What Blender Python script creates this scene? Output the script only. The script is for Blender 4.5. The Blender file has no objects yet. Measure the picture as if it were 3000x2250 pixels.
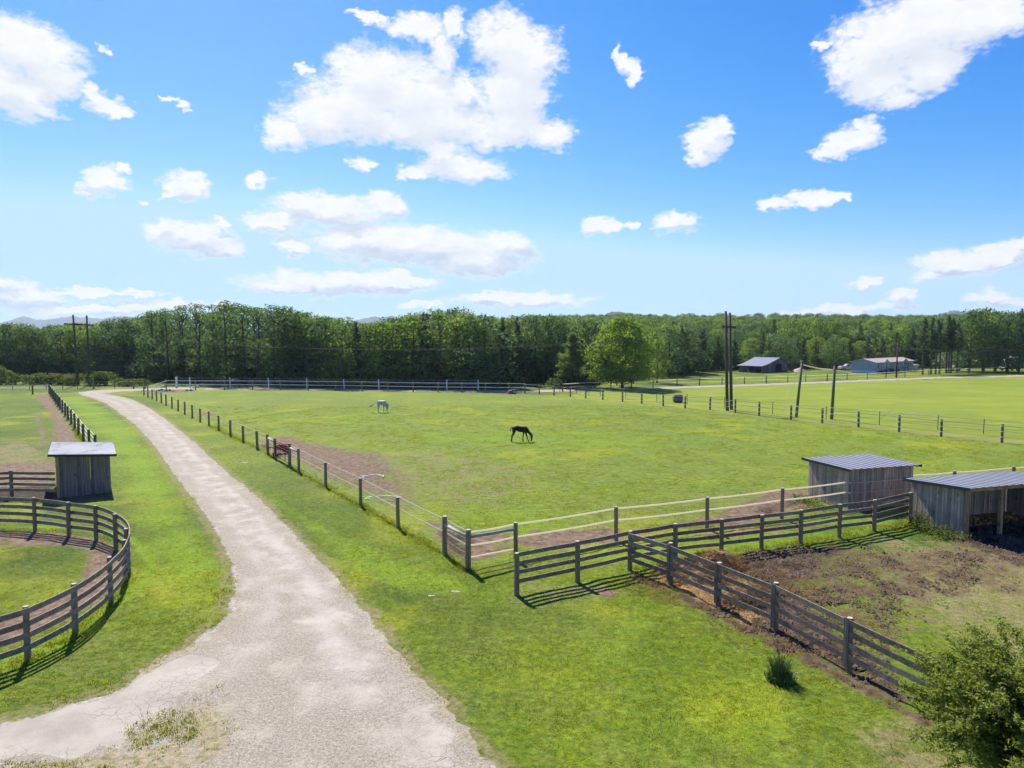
import bpy, math, random
import numpy as np
from mathutils import Vector, Matrix
S = bpy.context.scene
C = S.collection
R = math.radians
rnd = random.Random(7)

# ------------------------------------------------------------------ camera
H = 8.2; PITCH = math.atan(0.07); FPX = 2000.0
cam = bpy.data.cameras.new('camera'); camo = bpy.data.objects.new('camera', cam); C.objects.link(camo)
camo.location = (0, 0, H); camo.rotation_euler = (math.pi/2 - PITCH, 0, 0)
cam.lens = 24; cam.sensor_width = 36; cam.clip_start = .1; cam.clip_end = 20000
S.camera = camo
S.render.resolution_x = 1024; S.render.resolution_y = 768
# ------------------------------------------------------------------ light
SUN_EL = R(47); SUN_AZ = R(-24.5)          # azimuth from +Y, towards +X positive
sund = Vector((math.sin(SUN_AZ)*math.cos(SUN_EL), math.cos(SUN_AZ)*math.cos(SUN_EL), math.sin(SUN_EL)))
sl = bpy.data.lights.new('sun', 'SUN'); so = bpy.data.objects.new('sun', sl); C.objects.link(so)
sl.energy = 3.5; sl.angle = R(0.55); sl.color = (1.0, .94, .84)
so.rotation_euler = (-sund).to_track_quat('-Z', 'Y').to_euler(); so.location = (0, 0, 60)
S.view_settings.view_transform = 'Standard'; S.view_settings.look = 'None'
S.view_settings.exposure = 1.45; S.view_settings.gamma = 1
S.cycles.max_bounces = 6; S.cycles.diffuse_bounces = 3; S.cycles.transparent_max_bounces = 8
S.cycles.volume_bounces = 0
S.cycles.use_denoising = True; S.cycles.denoiser = 'OPENIMAGEDENOISE'; S.cycles.denoising_input_passes = 'RGB_ALBEDO_NORMAL'; S.cycles.denoising_prefilter = 'ACCURATE'
S.cycles.use_adaptive_sampling = True; S.cycles.adaptive_threshold = .015; S.cycles.adaptive_min_samples = 12

def raydir(px, py):
    x = (px-1500)/FPX; u = -(py-1125)/FPX
    return x, math.cos(PITCH)+math.sin(PITCH)*u, -math.sin(PITCH)+math.cos(PITCH)*u
def G(px, py, z=0.0):
    x, y, w = raydir(px, py); t = (z-H)/w
    return Vector((x*t, y*t, z))
def ZAT(py, y):                             # height seen at image row py at distance y
    _, a, w = raydir(1500, py); return H + y*w/a
def AZEL(px, py):
    x, y, w = raydir(px, py); return math.degrees(math.atan2(x, y)), math.degrees(math.atan2(w, math.hypot(x, y)))

# ------------------------------------------------------------------ node helpers
class NT:
    def __init__(s, tree): s.t = tree; s.n = tree.nodes; s.l = tree.links
    def new(s, kind, **kw):
        nd = s.n.new(kind)
        for k, v in kw.items(): setattr(nd, k, v)
        return nd
    def put(s, nd, name, v):
        i = nd.inputs[name]
        if isinstance(v, bpy.types.NodeSocket): s.l.new(v, i)
        elif v is not None:
            if hasattr(i.default_value, '__len__') and not hasattr(v, '__len__'): v = (v,)*len(i.default_value)
            if hasattr(v, '__len__') and len(i.default_value) == 4 and len(v) == 3: v = (*v, 1)
            i.default_value = v
    def m(s, op, a, b=None, c=None, clamp=False):
        nd = s.new('ShaderNodeMath', operation=op, use_clamp=clamp)
        for k, v in enumerate((a, b, c)):
            if v is not None: s.put(nd, k, v)
        return nd.outputs[0]
    def vm(s, op, a, b=None, out=0):
        nd = s.new('ShaderNodeVectorMath', operation=op); s.put(nd, 0, a)
        if b is not None: s.put(nd, 1, b)
        return nd.outputs[out]
    def mix(s, f, a, b, blend='MIX'):
        nd = s.new('ShaderNodeMix', data_type='RGBA', blend_type=blend)
        s.put(nd, 0, f); s.put(nd, 6, a); s.put(nd, 7, b); return nd.outputs[2]
    def noise(s, vec, scale, detail=3, rough=.55, out=0, **kw):
        nd = s.new('ShaderNodeTexNoise'); s.put(nd, 'Vector', vec); s.put(nd, 'Scale', scale)
        s.put(nd, 'Detail', detail); s.put(nd, 'Roughness', rough); 
        for k, v in kw.items(): s.put(nd, k, v)
        return nd.outputs[out]
    def ramp(s, f, lo, hi):                 # linear step lo..hi -> 0..1 clamped
        nd = s.new('ShaderNodeMapRange', clamp=True); s.put(nd, 0, f); s.put(nd, 1, lo); s.put(nd, 2, hi); return nd.outputs[0]
    def sstep(s, f, lo, hi):
        nd = s.new('ShaderNodeMapRange', clamp=True, interpolation_type='SMOOTHSTEP'); s.put(nd, 0, f); s.put(nd, 1, lo); s.put(nd, 2, hi); return nd.outputs[0]
    def attr(s, name): return s.new('ShaderNodeAttribute', attribute_name=name).outputs['Fac']
    def scale(s, vec, v): return s.vm('MULTIPLY', vec, v)

# ------------------------------------------------------------------ world: sky and clouds
CLOUDS = [  # centre and radii measured on the 2212 px wide view of the photograph, turned into azimuth / elevation below
 (800,165,85,70),(900,205,120,80),(760,232,115,65),(690,255,80,48),(615,288,46,34),(950,262,115,55),(870,270,110,42),(1000,190,30,40),
 (905,62,60,30),(980,55,26,36),(955,115,32,50),(1090,80,68,55),(1125,130,80,75),(1105,200,85,70),(1100,265,75,50),(1185,292,52,32),(1050,290,60,30),
 (955,330,50,30),(995,366,98,27),(900,372,38,18),(800,42,50,11),(660,150,26,10),(780,350,24,14),
 (70,105,105,62),(30,90,80,60),(120,165,55,45),(60,205,62,50),(80,240,45,18),(5,180,60,60),
 (225,228,48,26),(195,198,26,20),(258,243,36,13),(230,102,18,10),(365,215,24,8),(398,230,18,6),
 (222,386,50,24),(205,405,38,18),(272,370,20,12),(297,428,15,8),(400,400,44,28),(375,418,28,10),(565,390,26,14),
 (415,512,90,36),(375,488,40,24),(475,535,50,18),(470,480,26,10),
 (715,452,125,32),(595,482,65,20),(835,445,42,26),(655,435,50,20),(760,475,60,16),
 (900,530,190,38),(780,518,100,28),(1030,560,110,34),(1092,532,55,28),(635,530,32,18),
 (740,610,175,26),(620,622,85,15),(850,606,95,16),
 (1130,648,150,16),(915,660,45,7),(1050,640,65,9),
 (40,640,95,26),(180,668,190,16),(350,662,150,12),(0,610,50,15),(190,632,150,6),
 (1990,55,170,80),(1900,90,115,72),(2100,35,110,62),(1895,175,85,44),(1925,212,50,26),(1845,145,55,48),(2010,140,70,55),(2180,20,60,50),(1775,97,32,9),
 (1845,298,58,30),(1870,270,36,20),(1800,325,42,17),(1530,305,45,42),(1562,278,24,24),(1512,338,28,20),
 (1357,148,24,24),(1340,122,12,22),(1372,172,16,18),(1288,485,32,22),(1322,494,22,9),(1463,478,46,20),(1360,488,16,9),
 (1670,442,40,14),(1765,430,66,15),(1830,428,18,9),(2060,570,80,24),(2145,552,55,24),(2205,535,42,26),(1998,594,32,11),
 (1872,608,40,12),(1952,640,28,13),(1850,665,120,10),(2150,642,58,16),(2180,656,60,10),(1730,674,55,7)]
w = bpy.data.worlds.new('World'); S.world = w; w.use_nodes = True
N = NT(w.node_tree); N.n.clear()
BL = []
for cx, cy, rx, ry in CLOUDS:
    px, py = cx/.7373, cy/.7373
    a0, e0 = AZEL(px, py); a1, _ = AZEL(px+rx/.7373, py); _, e1 = AZEL(px, py-ry/.7373)
    BL.append((a0, e0, max(a1-a0, .2)*1.08, max(e1-e0, .2)*1.10))
def field(vec, blobs):
    acc = None
    for a0, e0, ra_, re_ in blobs:
        q = N.new('ShaderNodeVectorMath', operation='MULTIPLY_ADD'); N.l.new(vec, q.inputs[0]); q.inputs[1].default_value = (1/ra_, 1/re_, 0); q.inputs[2].default_value = (-a0/ra_, -e0/re_, 0)
        f = N.vm('DOT_PRODUCT', q.outputs[0], q.outputs[0], out=1)
        acc = f if acc is None else N.m('SMOOTH_MIN', acc, f, .3)
    return N.m('SUBTRACT', 1.0, acc)
tc = N.new('ShaderNodeTexCoord'); sep = N.new('ShaderNodeSeparateXYZ'); N.l.new(tc.outputs['Generated'], sep.inputs[0])
x, y, z = sep.outputs
az = N.m('MULTIPLY', N.m('ARCTAN2', x, y), 57.2958)
el = N.m('MULTIPLY', N.m('ARCTAN2', z, N.m('SQRT', N.m('ADD', N.m('MULTIPLY', x, x), N.m('MULTIPLY', y, y)))), 57.2958)
cb = N.new('ShaderNodeCombineXYZ'); N.l.new(az, cb.inputs[0]); N.l.new(el, cb.inputs[1]); P = cb.outputs[0]
Pn = N.scale(P, (.30, .52, 1))
warp = N.vm('SUBTRACT', N.noise(Pn, 1.1, 3, .6, out=1), (.5, .5, .5)); 
Pw = N.vm('ADD', P, N.scale(warp, (3.0, 1.8, 0)))
warp2 = N.vm('SUBTRACT', N.noise(N.vm('ADD', Pn, (9, 9, 9)), 3.6, 3, .6, out=1), (.5, .5, .5)); Pw = N.vm('ADD', Pw, N.scale(warp2, (1.6, 1.0, 0)))
n1 = N.noise(Pn, 1.6, 6, .62)
n2 = N.noise(N.vm('ADD', Pn, (31, 7, 3)), .8, 3, .5)
above = N.sstep(el, -1.0, 1.5)
puff = N.noise(N.vm('ADD', Pn, N.scale(warp, (.6, .6, 0))), 2.4, 4, .6)
nn = N.m('ADD', N.m('MULTIPLY', N.m('SUBTRACT', n1, .50), 2.3), N.m('MULTIPLY', N.m('SUBTRACT', N.noise(Pn, 5.5, 6, .72), .5), 1.5))
upv = N.new('ShaderNodeCombineXYZ'); upv.inputs[0].default_value = -.25; N.l.new(N.m('MULTIPLY_ADD', N.m('MAXIMUM', el, 0.0), .062, .45), upv.inputs[1]); Pup = N.vm('ADD', Pw, upv.outputs[0])
def cloud_cell(blobs, skyshader):
    F = field(Pw, blobs); fn = N.m('ADD', F, nn)
    dens = N.m('MULTIPLY', N.ramp(N.sstep(fn, -.50, .80), .0, .93), above)
    Fup = field(Pup, blobs); body = N.sstep(fn, .25, 1.15)
    low = N.ramp(el, 17.0, 3.0)
    under = N.m('MULTIPLY', N.sstep(N.m('ADD', N.m('SUBTRACT', Fup, F), N.m('MULTIPLY', N.m('SUBTRACT', n1, .5), .8)), -.55, .45), N.sstep(fn, -.15, .45))
    under = N.m('MULTIPLY', under, N.m('MULTIPLY_ADD', low, .55, .38))
    ccol = N.mix(N.m('MULTIPLY', under, .95, clamp=True), (.365, .365, .37), (.165, .205, .27))
    ccol = N.mix(N.ramp(puff, .36, .64), N.mix(.62, (.275, .315, .365), ccol), ccol)
    bw = N.new('ShaderNodeBackground'); N.l.new(ccol, bw.inputs[0]); bw.inputs[1].default_value = 1.0
    mx = N.new('ShaderNodeMixShader'); N.l.new(dens, mx.inputs[0]); N.l.new(skyshader, mx.inputs[1]); N.l.new(bw.outputs[0], mx.inputs[2])
    return mx.outputs[0]
def split(a0, a1, e0, e1, skyshader, depth=0):
    mine = [b for b in BL if a0-1.7*b[2]-2.4 < b[0] < a1+1.7*b[2]+2.4 and e0-1.7*b[3]-1.2 < b[1] < e1+1.7*b[3]+3.6]
    if not mine: return skyshader
    if depth == 2 or len(mine) < 6: return cloud_cell(mine, skyshader)
    mxs = N.new('ShaderNodeMixShader')
    if True:
        c_ = (a0+a1)/2; N.l.new(N.m('GREATER_THAN', az, c_), mxs.inputs[0]); p, q = split(a0, c_, e0, e1, skyshader, depth+1), split(c_, a1, e0, e1, skyshader, depth+1)
    else:
        c_ = (e0+e1)/2; N.l.new(N.m('GREATER_THAN', el, c_), mxs.inputs[0]); p, q = split(a0, a1, e0, c_, skyshader, depth+1), split(a0, a1, c_, e1, skyshader, depth+1)
    N.l.new(p, mxs.inputs[1]); N.l.new(q, mxs.inputs[2]); return mxs.outputs[0]
sky = N.new('ShaderNodeTexSky', sky_type='NISHITA'); sky.sun_disc = False
sky.sun_elevation = SUN_EL; sky.sun_rotation = SUN_AZ; sky.altitude = 300; sky.air_density = 1.0; sky.dust_density = .35; sky.ozone_density = 2.0
sq = N.new('ShaderNodeSeparateColor'); N.l.new(N.scale(sky.outputs[0], (.111, .111, .111)), sq.inputs[0])
def chan(i, pw, gain, cap): return N.m('MINIMUM', N.m('MULTIPLY', N.m('POWER', sq.outputs[i], pw), gain), cap)
cq = N.new('ShaderNodeCombineColor')
for i, a in enumerate([(2.4, 2.1, .50), (1.3, 1.08, .74), (.42, 1.03, .96)]): N.l.new(chan(i, *a), cq.inputs[i])
bc = N.new('ShaderNodeBackground'); N.l.new(cq.outputs[0], bc.inputs[0]); bc.inputs[1].default_value = .40
mxo = split(-39.0, 39.0, -1.5, 34.0, bc.outputs[0])
# the rest of the sky dome (behind and above) carries plain scattered clouds
sc_ = N.noise(N.scale(tc.outputs['Generated'], (1, 1, 2)), 2.2, 5, .6); sd_ = N.m('MULTIPLY', N.sstep(sc_, .56, .68), N.sstep(z, .0, .1))
bw2 = N.new('ShaderNodeBackground'); N.put(bw2, 0, (.35, .36, .38))
mb = N.new('ShaderNodeMixShader'); N.l.new(sd_, mb.inputs[0]); N.l.new(bc.outputs[0], mb.inputs[1]); N.l.new(bw2.outputs[0], mb.inputs[2])
inside = N.m('MULTIPLY', N.m('MULTIPLY', N.m('LESS_THAN', N.m('ABSOLUTE', az), 46.0), N.m('LESS_THAN', el, 34.0)), N.m('GREATER_THAN', el, -1.5))
mz = N.new('ShaderNodeMixShader'); N.l.new(inside, mz.inputs[0]); N.l.new(mb.outputs[0], mz.inputs[1]); N.l.new(mxo, mz.inputs[2])
wo = N.new('ShaderNodeOutputWorld'); N.l.new(mz.outputs[0], wo.inputs[0])
w.cycles.sampling_method = 'MANUAL'; w.cycles.sample_map_resolution = 256

# ------------------------------------------------------------------ mesh helpers
def tag(o, label=None, cat=None, group=None, kind=None):
    for k, v in (('label', label), ('category', cat), ('group', group), ('kind', kind)):
        if v: o[k] = v
    return o
def link(o, parent=None):
    C.objects.link(o)
    if parent: o.parent = parent
    return o
def empty(name, loc=(0, 0, 0), rz=0, label=None, cat=None, group=None):
    o = bpy.data.objects.new(name, None); o.location = loc; o.rotation_euler = (0, 0, rz); o.empty_display_size = .3
    return tag(link(o), label, cat, group)
class MB:
    def __init__(s): s.v = []; s.f = []; s.t = []; s.mi = []
    def add(s, vs, fs, tint=None, mi=0):
        b = len(s.v); s.v += [tuple(v) for v in vs]
        tt = rnd.random() if tint is None else tint
        for f in fs: s.f.append(tuple(b+i for i in f)); s.t.append(tt); s.mi.append(mi)
        return s
    def box(s, c, d, M=None, tint=None, mi=0):
        c = Vector(c); hx, hy, hz = d[0]/2, d[1]/2, d[2]/2
        vs = [Vector((sx*hx, sy*hy, sz*hz)) for sx in (-1, 1) for sy in (-1, 1) for sz in (-1, 1)]
        if M is not None: vs = [M @ v for v in vs]
        return s.add([c+v for v in vs], [(0,1,3,2),(4,6,7,5),(0,4,5,1),(2,3,7,6),(0,2,6,4),(1,5,7,3)], tint, mi)
    def beam(s, a, b, wd, ht, up=(0, 0, 1), tint=None, mi=0):     # wd sideways, ht along up
        a = Vector(a); b = Vector(b); d = (b-a).normalized(); up = Vector(up)
        sd = d.cross(up).normalized(); u = sd.cross(d).normalized()
        vs = [p+sd*(i*wd/2)+u*(j*ht/2) for p in (a, b) for i in (-1, 1) for j in (-1, 1)]
        return s.add(vs, [(0,1,3,2),(4,6,7,5),(0,4,5,1),(2,3,7,6),(0,2,6,4),(1,5,7,3)], tint, mi)
    def tube(s, pts, rad, n=8, tint=None, mi=0, cap=True):
        pts = [Vector(p) for p in pts]
        if not hasattr(rad, '__len__'): rad = [rad]*len(pts)
        vs = []; fs = []
        for i, p in enumerate(pts):
            d = (pts[min(i+1, len(pts)-1)]-pts[max(i-1, 0)]).normalized()
            a = d.cross(Vector((0, 0, 1)) if abs(d.z) < .9 else Vector((1, 0, 0))).normalized(); b = d.cross(a)
            for k in range(n):
                t = 2*math.pi*k/n; vs.append(p+(a*math.cos(t)+b*math.sin(t))*rad[i])
        for i in range(len(pts)-1):
            for k in range(n):
                k2 = (k+1) % n; fs.append((i*n+k, i*n+k2, (i+1)*n+k2, (i+1)*n+k))
        if cap: fs.append(tuple(range(n))[::-1]); fs.append(tuple((len(pts)-1)*n+k for k in range(n)))
        return s.add(vs, fs, tint, mi)
    def build(s, name, mat, parent=None, smooth=False, loc=None):
        me = bpy.data.meshes.new(name); me.from_pydata(s.v, [], s.f)
        for m in (mat if isinstance(mat, (list, tuple)) else [mat]): me.materials.append(m)
        me.polygons.foreach_set('material_index', s.mi)
        a = me.attributes.new('tint', 'FLOAT', 'FACE'); a.data.foreach_set('value', s.t)
        if smooth: me.polygons.foreach_set('use_smooth', [True]*len(s.f))
        me.update()
        o = bpy.data.objects.new(name, me); link(o, parent)
        if loc is not None: o.location = loc
        return o
def np_mesh(name, V, F, mats, attrs=None, face_attrs=None, smooth=False):
    """V (n,3), F (m,k) all faces of k corners"""
    V = np.asarray(V, np.float32); F = np.asarray(F, np.int32)
    me = bpy.data.meshes.new(name); me.vertices.add(len(V)); me.vertices.foreach_set('co', V.ravel())
    m, k = F.shape
    me.loops.add(m*k); me.loops.foreach_set('vertex_index', F.ravel())
    me.polygons.add(m); me.polygons.foreach_set('loop_start', np.arange(0, m*k, k, dtype=np.int32))
    for mt in mats: me.materials.append(mt)
    if smooth: me.polygons.foreach_set('use_smooth', np.ones(m, bool))
    me.update(calc_edges=True)
    for nm, a in (attrs or {}).items():
        at = me.attributes.new(nm, 'FLOAT', 'POINT'); at.data.foreach_set('value', np.asarray(a, np.float32))
    for nm, a in (face_attrs or {}).items():
        at = me.attributes.new(nm, 'FLOAT', 'FACE'); at.data.foreach_set('value', np.asarray(a, np.float32))
    return me

# ------------------------------------------------------------------ value noise for geometry
def vnoise(x, y, seed=0):
    x = np.asarray(x, float); y = np.asarray(y, float)
    xi = np.floor(x).astype(np.int64); yi = np.floor(y).astype(np.int64); fx = x-xi; fy = y-yi
    def h(a, b):
        n = (a*374761393 + b*668265263 + seed*1442695041) & 0xffffffff
        n = ((n ^ (n >> 13))*1274126177) & 0xffffffff
        return ((n ^ (n >> 16)) & 0xffff)/65535.0
    ux = fx*fx*(3-2*fx); uy = fy*fy*(3-2*fy)
    return (h(xi, yi)*(1-ux)+h(xi+1, yi)*ux)*(1-uy)+(h(xi, yi+1)*(1-ux)+h(xi+1, yi+1)*ux)*uy
def fbm(x, y, o=3, seed=0):
    s = 0; a = .5
    for i in range(o): s = s+a*vnoise(x*2**i, y*2**i, seed+i*17); a *= .5
    return s/(1-.5**o)
def sst(a, lo, hi):
    t = np.clip((a-lo)/(hi-lo), 0, 1); return t*t*(3-2*t)
def terr(x, y):                              # wooded rise behind the right-hand fields
    x = np.asarray(x, float); y = np.asarray(y, float)
    k = sst(x/np.maximum(y, 1), -.12, .12)
    return k*(10*sst(y, 170, 560)) + 7*sst(y, 200, 500)*(fbm(x/90, y/90, 2, 5)-.4)*sst(y, 180, 300)

# ------------------------------------------------------------------ materials
def mat(name):
    m = bpy.data.materials.new(name); m.use_nodes = True; n = NT(m.node_tree); n.n.clear()
    out = n.new('ShaderNodeOutputMaterial'); return m, n, out
def principled(n, out, col, rough=.8, bump=None, bstr=.4, bdist=.02, spec=.3, metal=0.0):
    b = n.new('ShaderNodeBsdfPrincipled'); n.put(b, 'Base Color', col); n.put(b, 'Roughness', rough)
    n.put(b, 'Specular IOR Level', spec); n.put(b, 'Metallic', metal)
    if bump is not None:
        bp = n.new('ShaderNodeBump'); n.put(bp, 'Height', bump); n.put(bp, 'Strength', bstr); n.put(bp, 'Distance', bdist); n.l.new(bp.outputs[0], b.inputs['Normal'])
    n.l.new(b.outputs[0], out.inputs[0]); return b
def simple(name, col, rough=.6, metal=0.0, var=.15, spec=.4, ns=6.0):
    m, n, out = mat(name); p = n.new('ShaderNodeTexCoord').outputs['Object']
    nz = n.noise(p, ns, 3); c2 = tuple(c*(1-var*1.6) for c in col)
    principled(n, out, n.mix(n.ramp(nz, .3, .7), c2, col), rough, spec=spec, metal=metal); return m
def wood(name, ca, cb, axis=2, grain=1.0, rough=.85, bstr=.5):
    m, n, out = mat(name); p = n.new('ShaderNodeTexCoord').outputs['Object']; t = n.attr('tint')
    sc = [14.0, 14.0, 14.0]; sc[axis] = .9
    if axis < 0: sc = [9, 9, 9]
    v = n.vm('ADD', n.scale(p, tuple(c*grain for c in sc)), n.vm('MULTIPLY', n.new('ShaderNodeCombineXYZ').outputs[0], (0, 0, 0)))
    cmb = n.new('ShaderNodeCombineXYZ'); n.l.new(n.m('MULTIPLY', t, 37.0), cmb.inputs[0]); n.l.new(n.m('MULTIPLY', t, 91.0), cmb.inputs[2])
    v = n.vm('ADD', v, cmb.outputs[0])
    g1 = n.noise(v, 1.0, 5, .65); g2 = n.noise(p, 1.3, 3)
    col = n.mix(n.ramp(g1, .32, .68), ca, cb)
    col = n.mix(.9, col, n.mix(t, (.62, .62, .66), (1.25, 1.2, 1.12)), 'MULTIPLY')
    col = n.mix(n.m('MULTIPLY', n.ramp(g2, .52, .75), .45), col, tuple(c*.45 for c in ca))
    knots = n.sstep(n.noise(n.scale(p, (5, 5, 3)), 1.0, 1), .68, .74)
    col = n.mix(n.m('MULTIPLY', knots, .5), col, (.02, .018, .015))
    principled(n, out, col, rough, bump=g1, bstr=bstr, bdist=.01, spec=.25); return m

M = {}
M['post'] = wood('weathered_post', (.165, .13, .08), (.34, .275, .175), 2)
M['postend'] = simple('post_end_grain', (.42, .39, .34), .9, ns=30)
M['board'] = wood('weathered_board', (.155, .122, .092), (.36, .295, .22), -1)
M['siding'] = wood('shed_siding', (.235, .193, .15), (.50, .425, .335), 2)
M['siding_dark'] = wood('shed_siding_dark', (.115, .10, .085), (.25, .22, .185), 2)
M['lumber'] = wood('new_lumber', (.32, .2, .09), (.5, .34, .17), -1)
M['log'] = wood('peeled_log', (.25, .235, .21), (.42, .40, .36), -1)
M['pole'] = wood('pole_wood', (.055, .042, .038), (.12, .095, .085), 2)
M['polegreen'] = wood('treated_pole', (.085, .088, .055), (.18, .17, .115), 2)
M['tape'] = simple('electric_tape', (.74, .70, .60), .6, ns=3)
m_, n_, o_ = mat('electric_tape'); d_ = n_.new('ShaderNodeBsdfDiffuse'); n_.put(d_, 0, (.78, .74, .64)); t_ = n_.new('ShaderNodeBsdfTranslucent'); n_.put(t_, 0, (.86, .80, .66)); x_ = n_.new('ShaderNodeMixShader'); n_.put(x_, 0, .55); n_.l.new(d_.outputs[0], x_.inputs[1]); n_.l.new(t_.outputs[0], x_.inputs[2]); n_.l.new(x_.outputs[0], o_.inputs[0]); M['tape'] = m_
M['tapewhite'] = simple('white_tape', (.8, .8, .78), .5)
M['wire'] = simple('galvanised_wire', (.42, .42, .41), .45, .4)
M['cable'] = simple('power_cable', (.09, .095, .10), .7, .0)
M['trim'] = simple('dark_trim', (.012, .03, .038), .45)
M['seam'] = simple('dark_seam_shade', (.05, .06, .09), .6)  # dark colour for the shadow edge along the roof ribs
M['black'] = simple('black_rubber', (.012, .012, .014), .5)
M['redpipe'] = simple('red_gate_tube', (.16, .03, .028), .4)
M['redplastic'] = simple('red_plastic', (.42, .02, .035), .35)
M['white'] = simple('white_paint', (.72, .73, .74), .5)
M['rope'] = simple('white_rope', (.72, .68, .52), .8)
M['soil'] = simple('gravel_heap', (.42, .35, .30), .95, ns=4)
M['rock'] = simple('grey_rock', (.2, .19, .18), .9, ns=5)
M['glass'] = simple('dark_glass', (.03, .045, .05), .12, spec=.8)
M['steel'] = simple('grey_steel', (.25, .27, .28), .4, .7)
def roofmat(name, col, rough=.38):
    m, n, out = mat(name); p = n.new('ShaderNodeTexCoord').outputs['Object']
    nz = n.noise(n.scale(p, (1.2, .35, 1)), 2.0, 4)
    principled(n, out, n.mix(n.ramp(nz, .3, .7), tuple(c*.8 for c in col), col), n.m('MULTIPLY_ADD', nz, .2, rough-.1), spec=.5, metal=.15); return m
M['metalroof'] = roofmat('metal_roof', (.24, .245, .29), .45)
M['metalroof_glare'] = roofmat('metal_roof_glare', (.68, .66, .66), .30)  # white sun glare on the left shed roof, put into the base colour
M['barnroof'] = roofmat('barn_roof', (.15, .165, .235), .75)

# grass, soil and gravel share these colour groups (world position in, colour out)
def grass_colour(n, p, fine=1.0):
    big = n.noise(p, .055, 4, .6); med = n.noise(n.vm('ADD', p, (9, 4, 0)), .33, 4, .6)
    tiny = n.noise(p, 5.5*fine, 5, .75)
    lo = (.072, .120, .010); hi = (.205, .262, .008); dull = (.150, .165, .038)
    c = n.mix(n.ramp(big, .38, .64), lo, hi)
    c = n.mix(n.ramp(med, .42, .70), c, n.mix(.6, c, dull))
    c = n.mix(n.ramp(tiny, .33, .68), n.mix(1, c, (.36, .46, .30), 'MULTIPLY'), n.mix(1, c, (1.28, 1.20, 1.4), 'MULTIPLY'))
    mo = n.noise(n.scale(n.vm('ADD', p, (2, 6, 0)), (1, 1.25, 1)), 2.1, 5, .72)
    c = n.mix(n.ramp(mo, .36, .62), n.mix(1, c, (.62, .72, .6), 'MULTIPLY'), c)
    return c, big, med, tiny
def ground_material():
    m, n, out = mat('ground'); p = n.new('ShaderNodeNewGeometry').outputs['Position']
    gcol, big, med, tiny = grass_colour(n, p)
    vfine = n.noise(p, 16, 3, .7)
    mown = n.noise(n.scale(p, (1.1, 2.1, 1)), 1.7, 5, .7)                # wind-rowed cut grass
    past = n.attr('pasture'); lush = n.attr('lush'); dry = n.attr('dry')
    hay = n.attr('hayfield')
    gcol = n.mix(n.m('MULTIPLY', past, .62), gcol, n.mix(n.ramp(mown, .40, .60), (.098, .155, .018), (.225, .28, .040)))
    spots = n.sstep(n.noise(n.scale(p, (1, 1.3, 1)), 2.9, 2, .5), .60, .68)
    gcol = n.mix(n.m('MULTIPLY', spots, .45), gcol, (.045, .085, .018))
    ol = n.sstep(n.noise(n.vm('ADD', p, (71, 33, 0)), .42, 5, .68), .54, .70)
    gcol = n.mix(n.m('MULTIPLY', ol, .38), gcol, n.mix(n.ramp(tiny, .3, .7), (.085, .085, .022), (.20, .185, .065)))
    yel = n.sstep(n.noise(n.vm('ADD', p, (40, 13, 0)), .16, 4, .6), .50, .68)
    gcol = n.mix(n.m('MULTIPLY', yel, .6), gcol, n.mix(n.ramp(tiny, .3, .7), (.15, .185, .008), (.315, .32, .014)))
    gcol = n.mix(n.m('MULTIPLY', hay, .6), gcol, n.mix(n.ramp(n.noise(n.scale(p, (.05, .5, 1)), 1.0, 4, .6), .35, .65), (.165, .225, .016), (.265, .285, .042)))
    lm = n.sstep(n.m('ADD', lush, n.m('MULTIPLY', n.m('SUBTRACT', med, .5), 1.6)), .3, .9)
    gcol = n.mix(n.m('MULTIPLY', lm, .75), gcol, n.mix(n.ramp(tiny, .3, .7), (.085, .165, .006), (.20, .30, .010)))
    k = n.m('MULTIPLY', n.m('SUBTRACT', n.noise(p, .9, 7, .76), .5), 3.4)
    k2 = n.m('MULTIPLY', n.m('SUBTRACT', tiny, .5), .9)
    def mask(a, lo=.35, hi=.75): return n.sstep(n.m('ADD', n.m('ADD', a, n.m('MULTIPLY', k, n.m('MULTIPLY', a, 1.0))), n.m('MULTIPLY', k2, a)), lo, hi)
    dm = mask(dry)
    col = n.mix(n.m('MULTIPLY', dm, .8), gcol, n.mix(n.ramp(tiny, .3, .7), (.12, .10, .045), (.25, .215, .10)))
    sn = n.noise(p, 3.0, 6, .7)
    soil = n.mix(n.ramp(sn, .35, .65), (.075, .048, .032), (.235, .160, .108))
    mud = n.mix(n.ramp(n.noise(p, 5, 6, .75), .42, .70), (.012, .009, .007), (.090, .058, .034))
    grav = n.mix(n.ramp(n.noise(p, 9, 5, .8), .35, .65), (.20, .17, .145), (.46, .41, .37))
    st = n.noise(n.scale(p, (6, 6, 1)), 2.2, 6, .8)
    straw = n.mix(n.ramp(st, .38, .62), (.11, .06, .025), (.42, .27, .11))
    dirt = n.attr('dirt'); md = n.attr('mud'); gr = n.attr('gravel'); sr = n.attr('straw')
    dmask = mask(dirt); col = n.mix(dmask, col, soil)
    mud = n.mix(n.ramp(md, .45, .9), n.mix(n.ramp(sn, .35, .65), (.065, .042, .025), (.185, .125, .075)), mud); mmask = mask(md); col = n.mix(mmask, col, mud)
    smask = mask(sr); col = n.mix(smask, col, straw)
    gmask = mask(gr); col = n.mix(gmask, col, grav)
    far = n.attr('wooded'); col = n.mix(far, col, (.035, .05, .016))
    h = n.m('ADD', n.m('ADD', n.m('MULTIPLY', tiny, .5), n.m('MULTIPLY', vfine, .35)), n.m('MULTIPLY', mown, n.m('MULTIPLY_ADD', past, 1.5, .3)))
    b = principled(n, out, col, .9, bump=h, bstr=.85, bdist=.09, spec=.12)
    return m
M['ground'] = ground_material()
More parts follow.
